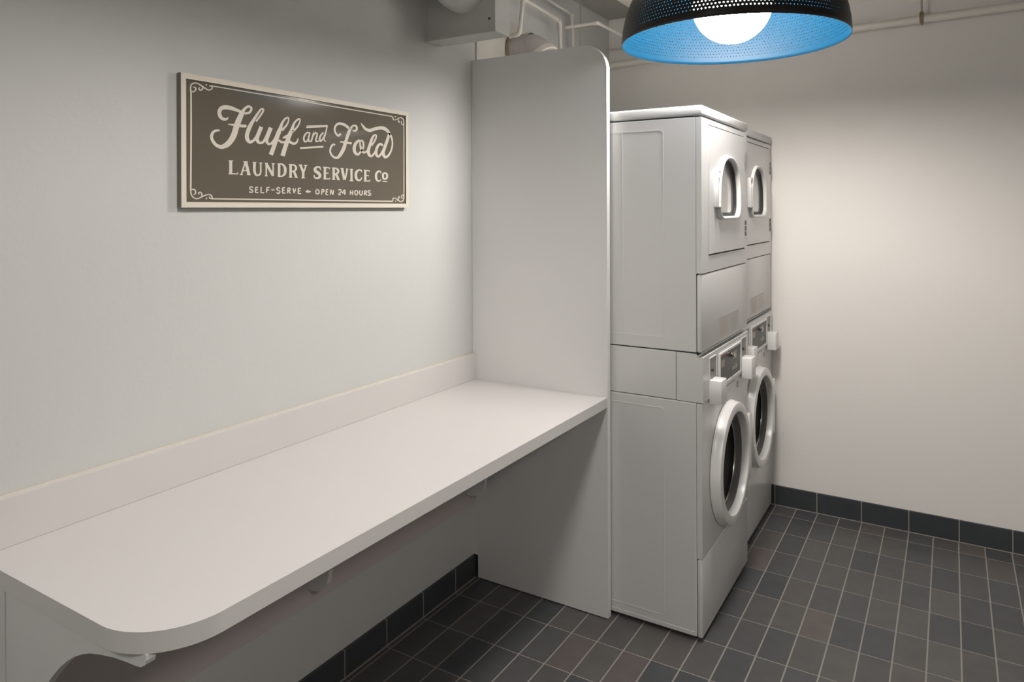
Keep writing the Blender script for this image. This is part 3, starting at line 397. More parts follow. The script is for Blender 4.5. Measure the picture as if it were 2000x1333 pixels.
'small': '14047,16647,14016,16625,14037,16657,14005,16635,14027,16668,13996,16645,14014,16679,13988,16652,13994,16687,13984,16654,13971,16687,13976,16653,13949,16682,13962,16650,13929,16674,13950,16646,13912,16660,13946,16642,13904,16642,13944,16638,13904,16623,13944,16628,13909,16604,13947,16617,13922,16585,13952,16609,13944,16572,13964,16603,13970,16564,13986,16595,13992,16556,14011,16587,14003,16550,14033,16574,14006,16545,14045,16555,14007,16536,14048,16536,14005,16528,14044,16518,14003,16524,14033,16502,13998,16522,14014,16491,13986,16519,13994,16486,13971,16518,13972,16484,13959,16518,13952,16484,13951,16520,13934,16489,13942,16525,13919,16497,13931,16532,13907,16504,13919,16539,13896,16511|14113,16656,14154,16656,14104,16506,14145,16505|14127,16636,14124,16670,14226,16644,14224,16678|14126,16564,14124,16598,14209,16568,14207,16602|14125,16486,14125,16520,14232,16488,14232,16522|14313,16675,14354,16675,14303,16503,14345,16502|14324,16482,14324,16517,14442,16484,14442,16519|14524,16660,14566,16658,14506,16507,14548,16505|14541,16633,14532,16666,14648,16656,14638,16690|14538,16563,14534,16597,14624,16571,14620,16606|15117,16667,15161,16666,15107,16508,15152,16507|15141,16646,15137,16682,15240,16656,15236,16691|15140,16568,15138,16603,15220,16572,15218,16608|15129,16485,15130,16521,15246,16487,15246,16523|15324,16663,15369,16661,15305,16498,15350,16495|15360,16566,15398,16587,15427,16488,15465,16509|15525,16657,15570,16667,15571,16504,15616,16513|15637,16660,15681,16649,15571,16514,15615,16503|15742,16667,15789,16667,15732,16503,15779,16502|15765,16646,15765,16682,15865,16648,15865,16685|15765,16564,15765,16601,15846,16566,15846,16602|15755,16478,15755,16515,15874,16480,15874,16517|14708,16601,14708,16619,14826,16606,14826,16625|14717,16564,14716,16582,14834,16573,14832,16591|15057,16644,15025,16619,15044,16654,15012,16630,15031,16666,14999,16640,15015,16678,14990,16648,14992,16685,14984,16650,14967,16684,14974,16649,14942,16677,14958,16645,14920,16668,14945,16639,14903,16654,14939,16635,14894,16636,14938,16632,14894,16617,14938,16624,14901,16599,14941,16615,14916,16582,14946,16609,14941,16570,14960,16603,14970,16563,14985,16596,14995,16556,15014,16588,15007,16551,15039,16576,15010,16546,15052,16557,15010,16538,15055,16537,15008,16528,15050,16519,15005,16522,15041,16502,14998,16517,15024,16489,14986,16511,15004,16479,14972,16507,14982,16473,14964,16506,14958,16471,14958,16508,14936,16477,14949,16514,14919,16488,14936,16524,14906,16498,14923,16534,14893,16507|15345,16644,15347,16680,15367,16644,15368,16680,15389,16644,15391,16680,15405,16644,15416,16679,15408,16643,15441,16669,15410,16640,15454,16650,15411,16628,15457,16629,15409,16616,15454,16608,15407,16610,15442,16588,15401,16607,15420,16575,15386,16604,15397,16569,15365,16600,15374,16565,15345,16596,15355,16561|16062,16561,16067,16590,16087,16549,16097,16597,16114,16536,16125,16604,16147,16530,16155,16607,16188,16534,16192,16602,16233,16543,16234,16592,16277,16553,16278,16583|16150,16639,16173,16640,16155,16521,16178,16522|16543,16670,16578,16648,16527,16656,16561,16633,16510,16641,16544,16619,16493,16625,16530,16606,16480,16606,16522,16594,16473,16586,16518,16581,16470,16565,16516,16566,16472,16545,16517,16552,16480,16526,16521,16540,16494,16508,16530,16530,16513,16493,16543,16520,16536,16481,16556,16513,16564,16476,16564,16511,16592,16482,16572,16513,16616,16494,16588,16521,16637,16510,16602,16532,16653,16528,16611,16542,16661,16548,16615,16553,16663,16569,16617,16567,16660,16590,16614,16582,16651,16611,16609,16595,16636,16629,16599,16607,16616,16644,16584,16619,16595,16658,16564,16632,16577,16671,16544,16646|16742,16660,16788,16658,16721,16482,16767,16480|16931,16653,16978,16651,16910,16486,16956,16483|16953,16635,16955,16670,17041,16634,17044,16669|16943,16552,16944,16587,17019,16554,17020,16589|16932,16465,16933,16500,17039,16466,17040,16501|17130,16653,17178,16651,17115,16488,17163,16487|17132,16645,17176,16659,17227,16479,17271,16494|17251,16648,17299,16646,17234,16486,17282,16484|17772,16672,17811,16650,17653,16565,17691,16543|17667,16534,17668,16570,17851,16534,17853,16570|17780,16666,17830,16666,17772,16490,17822,16490|18051,16649,18102,16648,18035,16497,18086,16495|18162,16651,18214,16650,18146,16489,18197,16487|18071,16551,18073,16587,18175,16549,18178,16586|18749,16653,18802,16650,18721,16491,18774,16487|18776,16552,18822,16573,18846,16476,18891,16496|17494,16476,17498,16511,17616,16471,17620,16507|17601,16596,17636,16572,17485,16509,17520,16484|16758,16642,16772,16676,16782,16637,16794,16671,16805,16633,16819,16667,16823,16629,16844,16661,16830,16626,16866,16649,16832,16622,16877,16631,16832,16614,16879,16612,16829,16605,16873,16593,16824,16599,16859,16576,16815,16594,16837,16564,16796,16587,16812,16555,16772,16580,16788,16548,16748,16573,16765,16541|17527,16618,17488,16639,17539,16630,17499,16650,17550,16642,17511,16663,17558,16650,17527,16677,17560,16651,17553,16686,17568,16650,17582,16685,17585,16645,17608,16678,17600,16638,17632,16666,17607,16633,17651,16651,17608,16629,17657,16630,17605,16618,17653,16612,17599,16603,17647,16595,17594,16588,17642,16581|18335,16674,18369,16647,18318,16663,18351,16635,18298,16652,18332,16624,18278,16638,18318,16615,18263,16620,18310,16606,18254,16598,18306,16593,18252,16577,18303,16577,18253,16555,18305,16560,18259,16535,18308,16547,18271,16516,18316,16534,18287,16499,18328,16522,18308,16484,18339,16514,18337,16476,18343,16512,18368,16480,18347,16514,18394,16493,18360,16520,18415,16509,18374,16531,18432,16528,18384,16542,18442,16550,18391,16557,18447,16574,18395,16576,18448,16598,18396,16595,18442,16622,18393,16609,18427,16641,18386,16617,18406,16654,18372,16626,18386,16665,18354,16635,18369,16675,18335,16646|18501,16660,18553,16656,18496,16633,18548,16628,18489,16604,18541,16601,18485,16576,18537,16576,18487,16549,18539,16556,18498,16524,18546,16540,18515,16502,18559,16523,18537,16484,18572,16512,18566,16473,18578,16509,18599,16475,18581,16510,18626,16487,18592,16515,18649,16505,18606,16526,18666,16528,18616,16540,18675,16556,18622,16560,18678,16588,18625,16589,18680,16621,18627,16621,18682,16652,18629,16653|18772,16633,18780,16670,18796,16631,18802,16668,18820,16630,18827,16667,18836,16628,18854,16664,18839,16628,18881,16653,18841,16624,18893,16633,18842,16613,18895,16612,18839,16601,18890,16591,18835,16595,18875,16571,18827,16592,18849,16558,18808,16588,18821,16552,18783,16583,18795,16547,18757,16578,18770,16542|19084,16656,19055,16623,19066,16663,19037,16630,19046,16671,19018,16638,19024,16679,19005,16643,18995,16681,19002,16644,18968,16673,18998,16642,18948,16660,18989,16636,18934,16645,18981,16628,18925,16628,18978,16623,18925,16611,18978,16619,18932,16596,18982,16612,18944,16581,18988,16604,18962,16567,18996,16597,18988,16557,19012,16591,19016,16549,19037,16584,19039,16543,19066,16576,19047,16540,19092,16562,19046,16538,19101,16541,19045,16529,19098,16521,19040,16520,19087,16503,19034,16516,19070,16488,19027,16513,19046,16478,19011,16510,19019,16473,18993,16509,18993,16471,18980,16509,18969,16472,18972,16511,18947,16477,18964,16515,18930,16485,18952,16522,18917,16493,18940,16529,18906,16499',
'b': '12645,19441,12650,19468,20235,19407,20244,19443|12675,16282,12676,16317,20252,16264,20253,16310|12000,19190,12046,19196,12000,18495,12050,18501,11992,17522,12041,17526,11980,16578,12030,16579|20878,19200,20929,19204,20868,16516,20918,16516|12043,19205,11995,19194,12039,19236,11993,19225,12034,19268,11989,19258,12030,19298,11988,19291,12031,19324,11990,19322,12036,19348,11997,19352,12045,19371,12008,19380,12056,19391,12023,19406,12068,19407,12042,19429,12083,19419,12066,19447,12103,19429,12093,19460,12126,19437,12121,19468,12148,19442,12147,19474,12169,19446,12172,19477,12190,19446,12197,19476,12212,19444,12222,19474,12234,19440,12248,19468,12258,19431,12276,19460,12283,19419,12304,19450,12309,19404,12332,19438,12335,19391,12360,19426,12362,19379,12386,19414,12390,19366,12414,19401,12417,19354,12440,19389,12443,19344,12466,19377,12469,19333,12490,19366,12494,19323,12514,19355,12520,19314,12536,19346,12546,19310,12555,19342,12571,19310,12573,19342,12594,19315,12590,19345,12616,19322,12607,19350,12636,19332,12622,19357,12656,19344,12638,19367,12675,19360,12653,19378,12691,19378,12664,19390,12700,19399,12668,19398,12697,19420,12667,19407,12687,19439,12659,19421,12673,19455,12648,19432,12656,19466,12639,19438,12635,19468,12636,19438,12616,19461,12627,19434,12601,19454,12614,19426,12587,19448,12599,19419|12035,19190,12038,19224,12056,19192,12059,19225,12078,19193,12080,19225,12101,19196,12098,19226,12126,19205,12110,19231,12147,19222,12122,19242,12166,19243,12135,19259,12182,19265,12145,19277,12191,19287,12150,19289,12191,19309,12150,19298,12184,19327,12147,19308,12172,19342,12142,19318,12158,19352,12137,19323,12139,19355,12133,19325,12122,19352,12124,19324,12108,19348,12110,19322,12094,19344,12096,19320|12380,19377,12410,19369,12370,19361,12402,19352,12361,19344,12395,19334,12353,19330,12386,19316,12345,19321,12373,19299,12335,19313,12355,19285,12323,19305,12336,19275,12311,19300,12316,19268,12304,19298,12295,19266,12298,19300,12276,19273,12288,19307,12262,19284,12281,19316,12251,19298,12279,19320,12246,19314,12279,19321,12252,19332,12284,19328,12263,19344,12294,19338,12275,19354,12303,19348,12285,19362|12471,19450,12486,19479,12507,19440,12522,19469|11979,16608,12026,16611,11981,16577,12026,16579,11982,16545,12026,16547,11985,16513,12026,16516,11988,16484,12028,16488,11992,16457,12031,16462,11996,16432,12034,16438,12002,16407,12039,16417,12013,16383,12046,16399,12028,16361,12058,16381,12047,16341,12074,16364,12067,16324,12091,16348,12088,16309,12109,16336,12108,16297,12126,16325,12131,16288,12144,16318,12154,16281,12162,16312,12179,16278,12180,16310,12205,16280,12199,16312,12230,16286,12220,16316,12254,16294,12242,16324,12277,16303,12264,16331,12298,16312,12283,16339,12319,16321,12302,16348,12339,16331,12323,16359,12361,16341,12346,16369,12386,16352,12371,16380,12413,16363,12399,16392,12441,16374,12428,16403,12468,16383,12456,16412,12493,16391,12483,16421,12518,16398,12510,16429,12541,16402,12537,16434,12562,16403,12564,16436,12580,16400,12591,16432,12599,16393,12616,16425,12615,16384,12640,16413,12627,16374,12660,16397,12636,16361,12673,16375,12642,16343,12681,16352,12648,16321,12686,16329,12655,16299,12691,16307|12038,16525,12031,16557,12057,16529,12049,16560,12076,16533,12069,16565,12091,16535,12091,16569,12100,16534,12114,16566,12109,16528,12135,16554,12119,16517,12151,16538,12127,16503,12164,16520,12132,16491,12172,16500,12133,16480,12174,16480,12132,16466,12171,16460,12128,16452,12165,16441,12124,16442,12155,16424,12119,16436,12140,16411,12110,16431,12124,16404,12097,16425,12109,16400,12084,16418,12096,16395|12366,16355,12324,16355,12365,16375,12324,16375,12365,16396,12326,16396,12364,16418,12326,16413,12359,16438,12323,16427,12349,16457,12316,16439,12335,16473,12307,16451,12319,16486,12298,16459,12299,16494,12292,16462,12276,16492,12286,16461,12255,16483,12274,16455,12238,16471,12263,16447,12225,16456,12259,16444,12225,16436,12259,16445,12233,16423,12261,16439,12243,16413,12268,16428,12250,16404,12274,16418|12684,16317,12679,16282,12654,16320,12648,16286,12624,16323,12616,16290,12607,16327,12586,16300,12601,16334,12569,16320,12596,16348,12564,16341,12590,16365,12561,16359|12482,16275,12457,16289,12516,16324,12491,16338|20223,19409,20270,19432,20233,19398,20280,19422,20242,19387,20292,19412,20249,19378,20303,19401,20255,19370,20313,19386,20258,19361,20316,19369,20259,19347,20313,19354,20263,19331,20312,19343,20275,19315,20314,19337,20295,19305,20322,19331,20318,19298,20337,19326,20345,19295,20355,19323,20375,19296,20374,19323,20406,19302,20396,19328,20438,19312,20424,19337,20471,19324,20454,19349,20503,19336,20484,19361,20536,19349,20516,19374,20570,19364,20549,19390,20603,19378,20583,19405,20633,19390,20616,19418,20661,19400,20646,19428,20687,19408,20676,19436,20710,19413,20707,19443,20731,19415,20738,19445,20753,19413,20769,19444,20775,19409,20798,19438,20797,19402,20826,19429,20816,19392,20851,19418,20834,19380,20873,19403,20850,19365,20894,19386,20863,19348,20911,19364,20872,19326,20923,19337,20877,19297,20928,19304,20878,19261,20929,19266,20876,19223,20928,19227,20876,19185,20927,19190|20868,19233,20909,19225,20857,19216,20898,19209,20847,19198,20887,19191,20838,19186,20874,19173,20836,19184,20851,19158,20838,19185,20820,19156,20827,19189,20797,19164,20813,19197,20779,19176,20802,19206,20764,19188,20793,19217,20752,19201,20785,19229,20744,19217,20780,19243,20737,19233,20778,19255,20734,19249,20780,19266,20734,19265,20785,19276,20738,19280,20792,19289,20742,19293,20799,19302,20746,19306|20553,19360,20597,19365,20553,19342,20597,19346,20553,19323,20596,19328,20554,19304,20597,19311,20559,19285,20601,19298,20571,19267,20611,19285,20587,19250,20626,19271,20606,19236,20638,19263,20642,19232,20628,19261,20664,19253,20621,19258,20668,19273,20628,19274,20669,19295,20635,19294,20671,19314,20643,19314|20387,19418,20396,19454,20452,19418,20461,19454|20253,16276,20209,16296,20262,16287,20220,16306,20273,16297,20232,16315,20283,16310,20240,16324,20292,16327,20246,16331,20293,16346,20245,16343,20289,16365,20240,16360,20288,16378,20237,16381,20290,16383,20248,16403,20299,16388,20276,16417,20320,16393,20308,16424,20345,16397,20342,16428,20367,16397,20375,16427,20386,16393,20405,16420,20406,16385,20432,16410,20429,16374,20457,16398,20453,16361,20483,16386,20478,16348,20510,16373,20503,16332,20537,16359,20531,16316,20564,16345,20562,16302,20591,16333,20595,16290,20621,16321,20631,16279,20654,16310,20669,16270,20684,16302,20705,16265,20710,16298,20739,16265,20732,16299,20771,16270,20752,16303,20799,16279,20770,16310,20824,16290,20790,16320,20848,16302,20810,16330,20871,16318,20827,16341,20892,16339,20841,16354,20907,16367,20852,16374,20914,16403,20859,16405,20916,16445,20860,16444,20915,16489,20860,16488,20916,16531,20860,16530|20890,16530,20882,16502,20861,16534,20851,16505,20829,16539,20820,16509,20794,16542,20797,16510,20759,16533,20791,16510,20740,16511,20787,16503,20734,16486,20784,16484,20735,16460,20784,16463,20740,16438,20787,16446,20753,16420,20793,16435,20771,16406,20803,16424,20789,16395,20817,16412,20806,16385,20831,16399|20595,16332,20547,16331,20593,16366,20546,16364,20590,16401,20544,16399,20589,16431,20544,16432,20592,16449,20551,16458,20596,16453,20573,16476,20603,16455,20604,16481,20615,16453,20631,16476,20622,16451,20652,16466,20626,16443,20662,16449,20629,16428,20666,16430,20630,16408,20667,16410,20633,16389,20670,16391|20393,16315,20430,16317,20397,16265,20434,16267',
}

def ribbons(name, data):
    bm = bmesh.new()
    for i, s in enumerate(data.split('|')):
        v = [int(q) / 1e4 for q in s.split(',')]
        x0 = 0.01556; x1 = 0.01600 + 0.0000015 * i
        n = len(v) // 4; rows = []
        for k in range(n):
            a = (v[4 * k] - SY, v[4 * k + 1] - SZ); c = (v[4 * k + 2] - SY, v[4 * k + 3] - SZ)
            rows.append([bm.verts.new((x1, *a)), bm.verts.new((x1, *c)), bm.verts.new((x0, *c)), bm.verts.new((x0, *a))])
        for A, B in zip(rows, rows[1:]):
            for j in range(4):
                try: bm.faces.new((A[j], A[(j + 1) % 4], B[(j + 1) % 4], B[j]))
                except ValueError: pass
        bm.faces.new(rows[0][::-1]); bm.faces.new(rows[-1])
    return mk(name, bm, MT['sign_letter'], sg)
for k_ in ('fluff', 'and', 'fold', 'laundry', 'service', 'co', 'small'): ribbons('lettering', STROKES[k_])
ribbons('border_scroll', STROKES['b'])

# ------------------------------------------------------------------ stacked washer dryers
def arch(y0, y1, z0, z1, rb, k=0.55, n=10):
    """window outline: flat bottom with rounded corners, arched top"""
    zs = z1 - (y1 - y0) * k
    p = []
    p += arc(y0 + rb, z0 + rb, rb, 180, 270, 6) + arc(y1 - rb, z0 + rb, rb, 270, 360, 6)
    cx = (y0 + y1) / 2; a = (y1 - y0) / 2; h = z1 - zs
    for i in range(0, 2 * n + 1):
        t = PI * i / (2 * n); c, s = math.cos(t), math.sin(t)
        p.append((cx + a * math.copysign(abs(c) ** 0.85, c), zs + h * s ** 0.85))
    return p
def copy_tree(o, parent=None):
    c = o.copy(); COL.objects.link(c)
    if parent is not None: c.parent = parent
    for ch in list(o.children): copy_tree(ch, c)
    return c
MW = 0.686
def machine():
    # local frame: x = 0 is the front face (looking along +x), y 0..MW, back at x = -0.72
    t = empty('stacked_washer_dryer', (0.995, 2.603, 0))
    en = MT['enamel']
    xs = -0.020   # seam between cabinet wrap and front panels
    # washer cabinet
    bm = box(-0.72, xs - 0.0012, 0.0, MW, 0.016, 0.880, 0.004)
    cab = mk('washer_cabinet', bm, en, t)
    # pressed rectangle on the side, base rail
    for nm, z0, z1, par in (('w', 0.058, 0.846, 0), ('d', 1.110, 1.897, 1)):
        bm = bmesh.new()
        O = arc(-0.145 - 0.012, z0 + 0.012, 0.012, 270, 360, 4) + arc(-0.145 - 0.012, z1 - 0.012, 0.012, 0, 90, 4) + arc(-0.309 - 0.3 + 0.012, z1 - 0.012, 0.012, 90, 180, 4) + arc(-0.609 + 0.012, z0 + 0.012, 0.012, 180, 270, 4)
        cx, cz = -0.377, (z0 + z1) / 2
        I = [(x + (0.0035 if x < cx else -0.0035), z + (0.0035 if z < cz else -0.0035)) for x, z in O]
        # raised bead frame (pressed rib), then a second rib line inside at the left third
        frame_into(bm, O, I, 'y', -0.0012, 0.001)
        box_into(bm, -0.312, -0.309, -0.0010, 0.001, z0 + 0.004, z1 - 0.004)
        rib = mk('side_rib', bm, en, cab if par == 0 else None)
        if par: drib = rib
    mk('base_rail', box(-0.70, xs - 0.008, -0.0015, 0.002, 0.018, 0.034, 0.001), en, cab)
    for fx in (-0.68, -0.06):
        for fy in (0.05, MW - 0.05):
            mk('foot', lathe([(0, 0), (0.020, 0), (0.020, 0.006), (0.008, 0.008), (0.008, 0.018), (0, 0.018)], 'z', (fx, fy, 0.0), 16), MT['rubber'], cab)
    # dark core seen through the seams
    mk('inner_chassis', box(-0.70, -0.0195, 0.006, MW - 0.006, 0.020, 1.935), MT['seam'], t)
    # washer front, lower access panel
    mk('kick_panel', box(xs, 0.0, 0.0, MW, 0.014, 0.3035, 0.0065, 3), en, t, smooth=True)
    DY, DZ = 0.337, 0.570
    inn = arc(DY, DZ, 0.212, 0, 360, 96)[:-1]
    def hit(p, c, y0, y1, z0, z1):
        dy, dz = p[0] - c[0], p[1] - c[1]
        s = min(((y1 if dy > 0 else y0) - c[0]) / dy if abs(dy) > 1e-9 else 1e9, ((z1 if dz > 0 else z0) - c[1]) / dz if abs(dz) > 1e-9 else 1e9)
        return (c[0] + dy * s, c[1] + dz * s)
    def matched(inn, c, y0, y1, z0, z1):
        o = [hit(p, c, y0, y1, z0, z1) for p in inn]
        for a, d in ((y0, z0), (y1, z0), (y1, z1), (y0, z1)):
            k = min(range(len(inn)), key=lambda i: (o[i][0] - a) ** 2 + (o[i][1] - d) ** 2); o[k] = (a, d)
        return o
    bm = bmesh.new()
    frame_into(bm, matched(inn, (DY, DZ), 0.0, MW, 0.3065, 0.8785), inn, 'x', xs, 0.0)
    es = [e for e in bm.edges if len(e.link_faces) == 2 and e.calc_face_angle(0) > 1 and all(v.co.x > -1e-6 for v in e.verts) and all(math.hypot(v.co.y - DY, v.co.z - DZ) > 0.23 for v in e.verts)]
    bmesh.ops.bevel(bm, geom=es, offset=0.0065, segments=3, profile=0.5, affect='EDGES')
    wf = mk('washer_front', bm, en, t, smooth=True)
    # dispenser drawer and badge
    mk('dispenser_drawer', box(-0.002, 0.004, 0.20, 0.455, 0.842, 0.8765, 0.0015), en, wf)
    mk('badge', lathe([(0, 0.0), (0.013, 0.0), (0.013, 0.002), (0.011, 0.003), (0, 0.003)], 'x', (-0.0005, 0.515, 0.845), 24), MT['greymark'], wf)
    # control housing between washer and dryer
    mk('side_filler', box(-0.70, -0.0985, 0.0, MW, 0.8825, 1.0625, 0.002), en, t)
    ch = mk('control_housing', prism([(-0.096, 0.8825), (0.004, 0.8825), (0.004, 1.049), (-0.018, 1.050), (-0.022, 1.0615), (-0.096, 1.0625)], 'y', 0.0, MW, 0.003), en, t, smooth=True)
    bm = bmesh.new(); y0, y1, z0, z1 = 0.205, 0.545, 0.893, 1.028
    frame_into(bm, [(y0, z0), (y1, z0), (y1, z1), (y0, z1)], [(y0 + 0.012, z0 + 0.01), (y1 - 0.012, z0 + 0.01), (y1 - 0.012, z1 - 0.008), (y0 + 0.012, z1 - 0.008)], 'x', 0.002, 0.010)
    mk('display_frame', bm, MT['plastic'], ch)
    dp = mk('display_plate', box(0.003, 0.0065, y0 + 0.0125, y1 - 0.0125, z0 + 0.0105, z1 - 0.0085), MT['display'], ch)
    mk('red_strip', box(0.0066, 0.0072, y0 + 0.014, y0 + 0.13, 1.008, 1.017), MT['red'], dp)
    mk('price_sticker', box(0.0066, 0.0072, y0 + 0.03, y0 + 0.078, 0.968, 0.998), MT['beige'], dp)
    mk('upper_sticker', box(0.0066, 0.0072, y0 + 0.215, y0 + 0.265, 0.972, 1.004), MT['beige'], dp)
    mk('coin_slot_knob', lathe([(0, 0.018), (0.006, 0.018), (0.010, 0.012), (0.010, 0.0), (0, 0.0)], 'x', (0.0064, y0 + 0.165, 0.998), 20), MT['chrome'], dp)
    bm = bmesh.new()
    for k in range(3):
        box_into(bm, 0.0066, 0.0072, y0 + 0.205 + 0.03 * k, y0 + 0.212 + 0.03 * k, 0.925, 0.945 + 0.006 * (k % 2))
        box_into(bm, 0.0066, 0.0072, y0 + 0.198 + 0.03 * k, y0 + 0.219 + 0.03 * k, 0.932, 0.936)
    mk('button_icons', bm, MT['lightmark'], dp)
    bm = bmesh.new()
    for k in range(3): box_into(bm, 0.0066, 0.0072, y0 + 0.035 + 0.02 * k, y0 + 0.045 + 0.02 * k, 0.912, 0.920)
    mk('indicator_marks', bm, MT['beige'], dp)
    for k, yb in enumerate((0.078, 0.556)):
        pl = mk('coin_recess', box(0.003, 0.0050, yb + 0.003, yb + 0.087, 0.943, 1.031), MT['recess'], ch)
        mk('lock_cylinder', lathe([(0, 0.006), (0.006, 0.006), (0.006, 0), (0, 0)], 'x', (0.0054, yb + 0.032, 0.985), 16), MT['rubber'], pl)
        bm = bmesh.new()
        frame_into(bm, [(yb + 0.000, 0.940), (yb + 0.090, 0.940), (yb + 0.090, 1.034), (yb + 0.000, 1.034)], [(yb + 0.003, 0.943), (yb + 0.087, 0.943), (yb + 0.087, 1.031), (yb + 0.003, 1.031)], 'x', 0.002, 0.0065)
        mk('recess_frame', bm, MT['plastic'], pl)
        cb = mk('coin_box', box(0.003, 0.050, yb, yb + 0.074, 0.862, 0.952, 0.003), MT['plastic'], ch, smooth=True)
    # washer door
    prof = [(0.2435, 0.0005), (0.2450, 0.003), (0.2450, 0.007), (0.2432, 0.0085), (0.2385, 0.0365), (0.2370, 0.0385), (0.2345, 0.0393), (0.2060, 0.0408), (0.2030, 0.0400), (0.2005, 0.0372), (0.1965, 0.011), (0.1965, -0.018), (0.205, -0.018), (0.206, 0.0005)]
    dr = mk('washer_door', lathe(prof, 'x', (0.001, DY, DZ), 96, closed=True), MT['plastic'], t, smooth=True, angle=28)
    mk('door_gasket', lathe([(0.1963, -0.018), (0.1963, 0.0105), (0.1945, 0.0115), (0.1925, 0.008), (0.1865, -0.004), (0.1835, -0.006), (0.181, -0.012), (0.1795, -0.018)], 'x', (0.001, DY, DZ), 96, closed=True), MT['gasket'], dr, smooth=True, angle=50)
    mk('inner_ring', lathe([(0.1790, -0.018), (0.1790, -0.011), (0.1765, -0.010), (0.1745, -0.013), (0.1735, -0.018)], 'x', (0.001, DY, DZ), 96, closed=True), MT['steel'], dr, smooth=True, angle=50)
    mk('door_glass', lathe([(0.174, -0.015), (0.14, -0.0162), (0.08, -0.0175), (0, -0.018), (0, -0.0205), (0.174, -0.0190)], 'x', (0.001, DY, DZ), 96), MT['dark_glass'], dr, smooth=True, angle=60)
    hb = mk('door_hinge', box(0.0005, 0.030, 0.598, 0.636, 0.415, 0.700, 0.004), MT['plastic'], dr, smooth=True)
    # dryer cabinet
    bm = box(-0.72, xs - 0.0012, 0.0, MW, 1.0665, 1.9375, 0.003)
    dc = mk('dryer_cabinet', bm, en, t); drib.parent = dc
    mk('dryer_lower_front', box(xs, 0.0, 0.0, MW, 1.066, 1.3555, 0.0075, 3), en, t, smooth=True)
    bm = bmesh.new()
    yo0, yo1, zo0, zo1 = 0.088, 0.640, 1.420, 1.917
    frame_into(bm, [(0, 1.3585), (MW, 1.3585), (MW, 1.9365), (0, 1.9365)], [(yo0, zo0), (yo1, zo0), (yo1, zo1), (yo0, zo1)], 'x', xs, 0.0)
    es = [e for e in bm.edges if all(abs(v.co.x) < 1e-6 for v in e.verts) and all((v.co.y < 1e-6 or v.co.y > MW - 1e-6 or v.co.z < 1.359 or v.co.z > 1.936) for v in e.verts) and len([f for f in e.link_faces]) == 2 and e.calc_face_angle(0) > 1]
    bmesh.ops.bevel(bm, geom=es, offset=0.009, segments=3, profile=0.5, affect='EDGES')
    mk('dryer_front', bm, en, t, smooth=True)
    # dryer door with arched window
    wy0, wy1, wz0, wz1 = 0.196, 0.520, 1.553, 1.812
    inn = arch(wy0 + 0.015, wy1 - 0.015, wz0 + 0.015, wz1 - 0.015, 0.055 - 0.015 * 0.7)
    dd = bmesh.new()
    n = len(inn)
    # door leaf: rounded rectangle outline with a hole matching the window outline (radially matched points)
    cy_, cz_ = (wy0 + wy1) / 2, (wz0 + wz1) / 2
    def rect_hit(p, y0, y1, z0, z1):
        dy, dz = p[0] - cy_, p[1] - cz_
        s = min([( (y1 if dy > 0 else y0) - cy_) / dy if abs(dy) > 1e-9 else 1e9, ((z1 if dz > 0 else z0) - cz_) / dz if abs(dz) > 1e-9 else 1e9])
        return (cy_ + dy * s, cz_ + dz * s)
    ly0, ly1, lz0, lz1 = yo0 + 0.0025, yo1 - 0.0025, zo0 + 0.006, zo1 - 0.005
    outl = [rect_hit(p, ly0, ly1, lz0, lz1) for p in inn]
    for cy2, cz2 in ((ly0, lz0), (ly1, lz0), (ly1, lz1), (ly0, lz1)):
        k = min(range(n), key=lambda i: (outl[i][0] - cy2) ** 2 + (outl[i][1] - cz2) ** 2); outl[k] = (cy2, cz2)
    frame_into(dd, outl, inn, 'x', -0.018, 0.0035)
    door = mk('dryer_door', dd, en, t)
    # moulded window surround
    bm = bmesh.new()
    levels = [(0.000, 0.0036), (0.001, 0.012), (0.0035, 0.0165), (0.0075, 0.0175), (0.0120, 0.015), (0.014, 0.006), (0.0145, -0.006)]
    rings = []
    for off, hx in levels:
        ol = arch(wy0 + off, wy1 - off, wz0 + off, wz1 - off, 0.055 - off * 0.7)
        rings.append([bm.verts.new((hx, a, b)) for a, b in ol])
    for A, B in zip(rings, rings[1:]):
        for i in range(len(A)): bm.faces.new((A[i], A[(i + 1) % len(A)], B[(i + 1) % len(A)], B[i]))
    ws = mk('window_surround', bm, MT['plastic'], door, smooth=True, angle=60)
    bm = bmesh.new(); rings = []
    for off, hx in ((0.0147, -0.002), (0.0170, 0.000), (0.0195, -0.003), (0.021, -0.008), (0.0245, -0.008), (0.027, -0.0105), (0.031, -0.0115)):
        rings.append([bm.verts.new((hx, a, b)) for a, b in arch(wy0 + off, wy1 - off, wz0 + off, wz1 - off, 0.055 - off * 0.7)])
    for A, B in zip(rings, rings[1:]):
        for i in range(len(A)): bm.faces.new((A[i], A[(i + 1) % len(A)], B[(i + 1) % len(A)], B[i]))
    mk('window_gasket', bm, MT['rubber'], door, smooth=True, angle=60)
    bm = bmesh.new(); off = 0.020
    prism_into(bm, arch(wy0 + off, wy1 - off, wz0 + off, wz1 - off, 0.055 - off * 0.7), 'x', -0.016, -0.0110)
    mk('window_glass', bm, MT['grey_glass'], door)
    # handle: a lipped grip to the left of the window
    bm = bmesh.new()
    box_into(bm, 0.003, 0.022, 0.146, 0.154, 1.603, 1.744, 0.003)
    box_into(bm, 0.003, 0.0175, 0.150, 0.205, 1.738, 1.745, 0.002)
    box_into(bm, 0.003, 0.0175, 0.150, 0.205, 1.602, 1.609, 0.002)
    box_into(bm, 0.003, 0.008, 0.150, 0.205, 1.606, 1.741)
    mk('handle', bm, MT['plastic'], door, smooth=True)
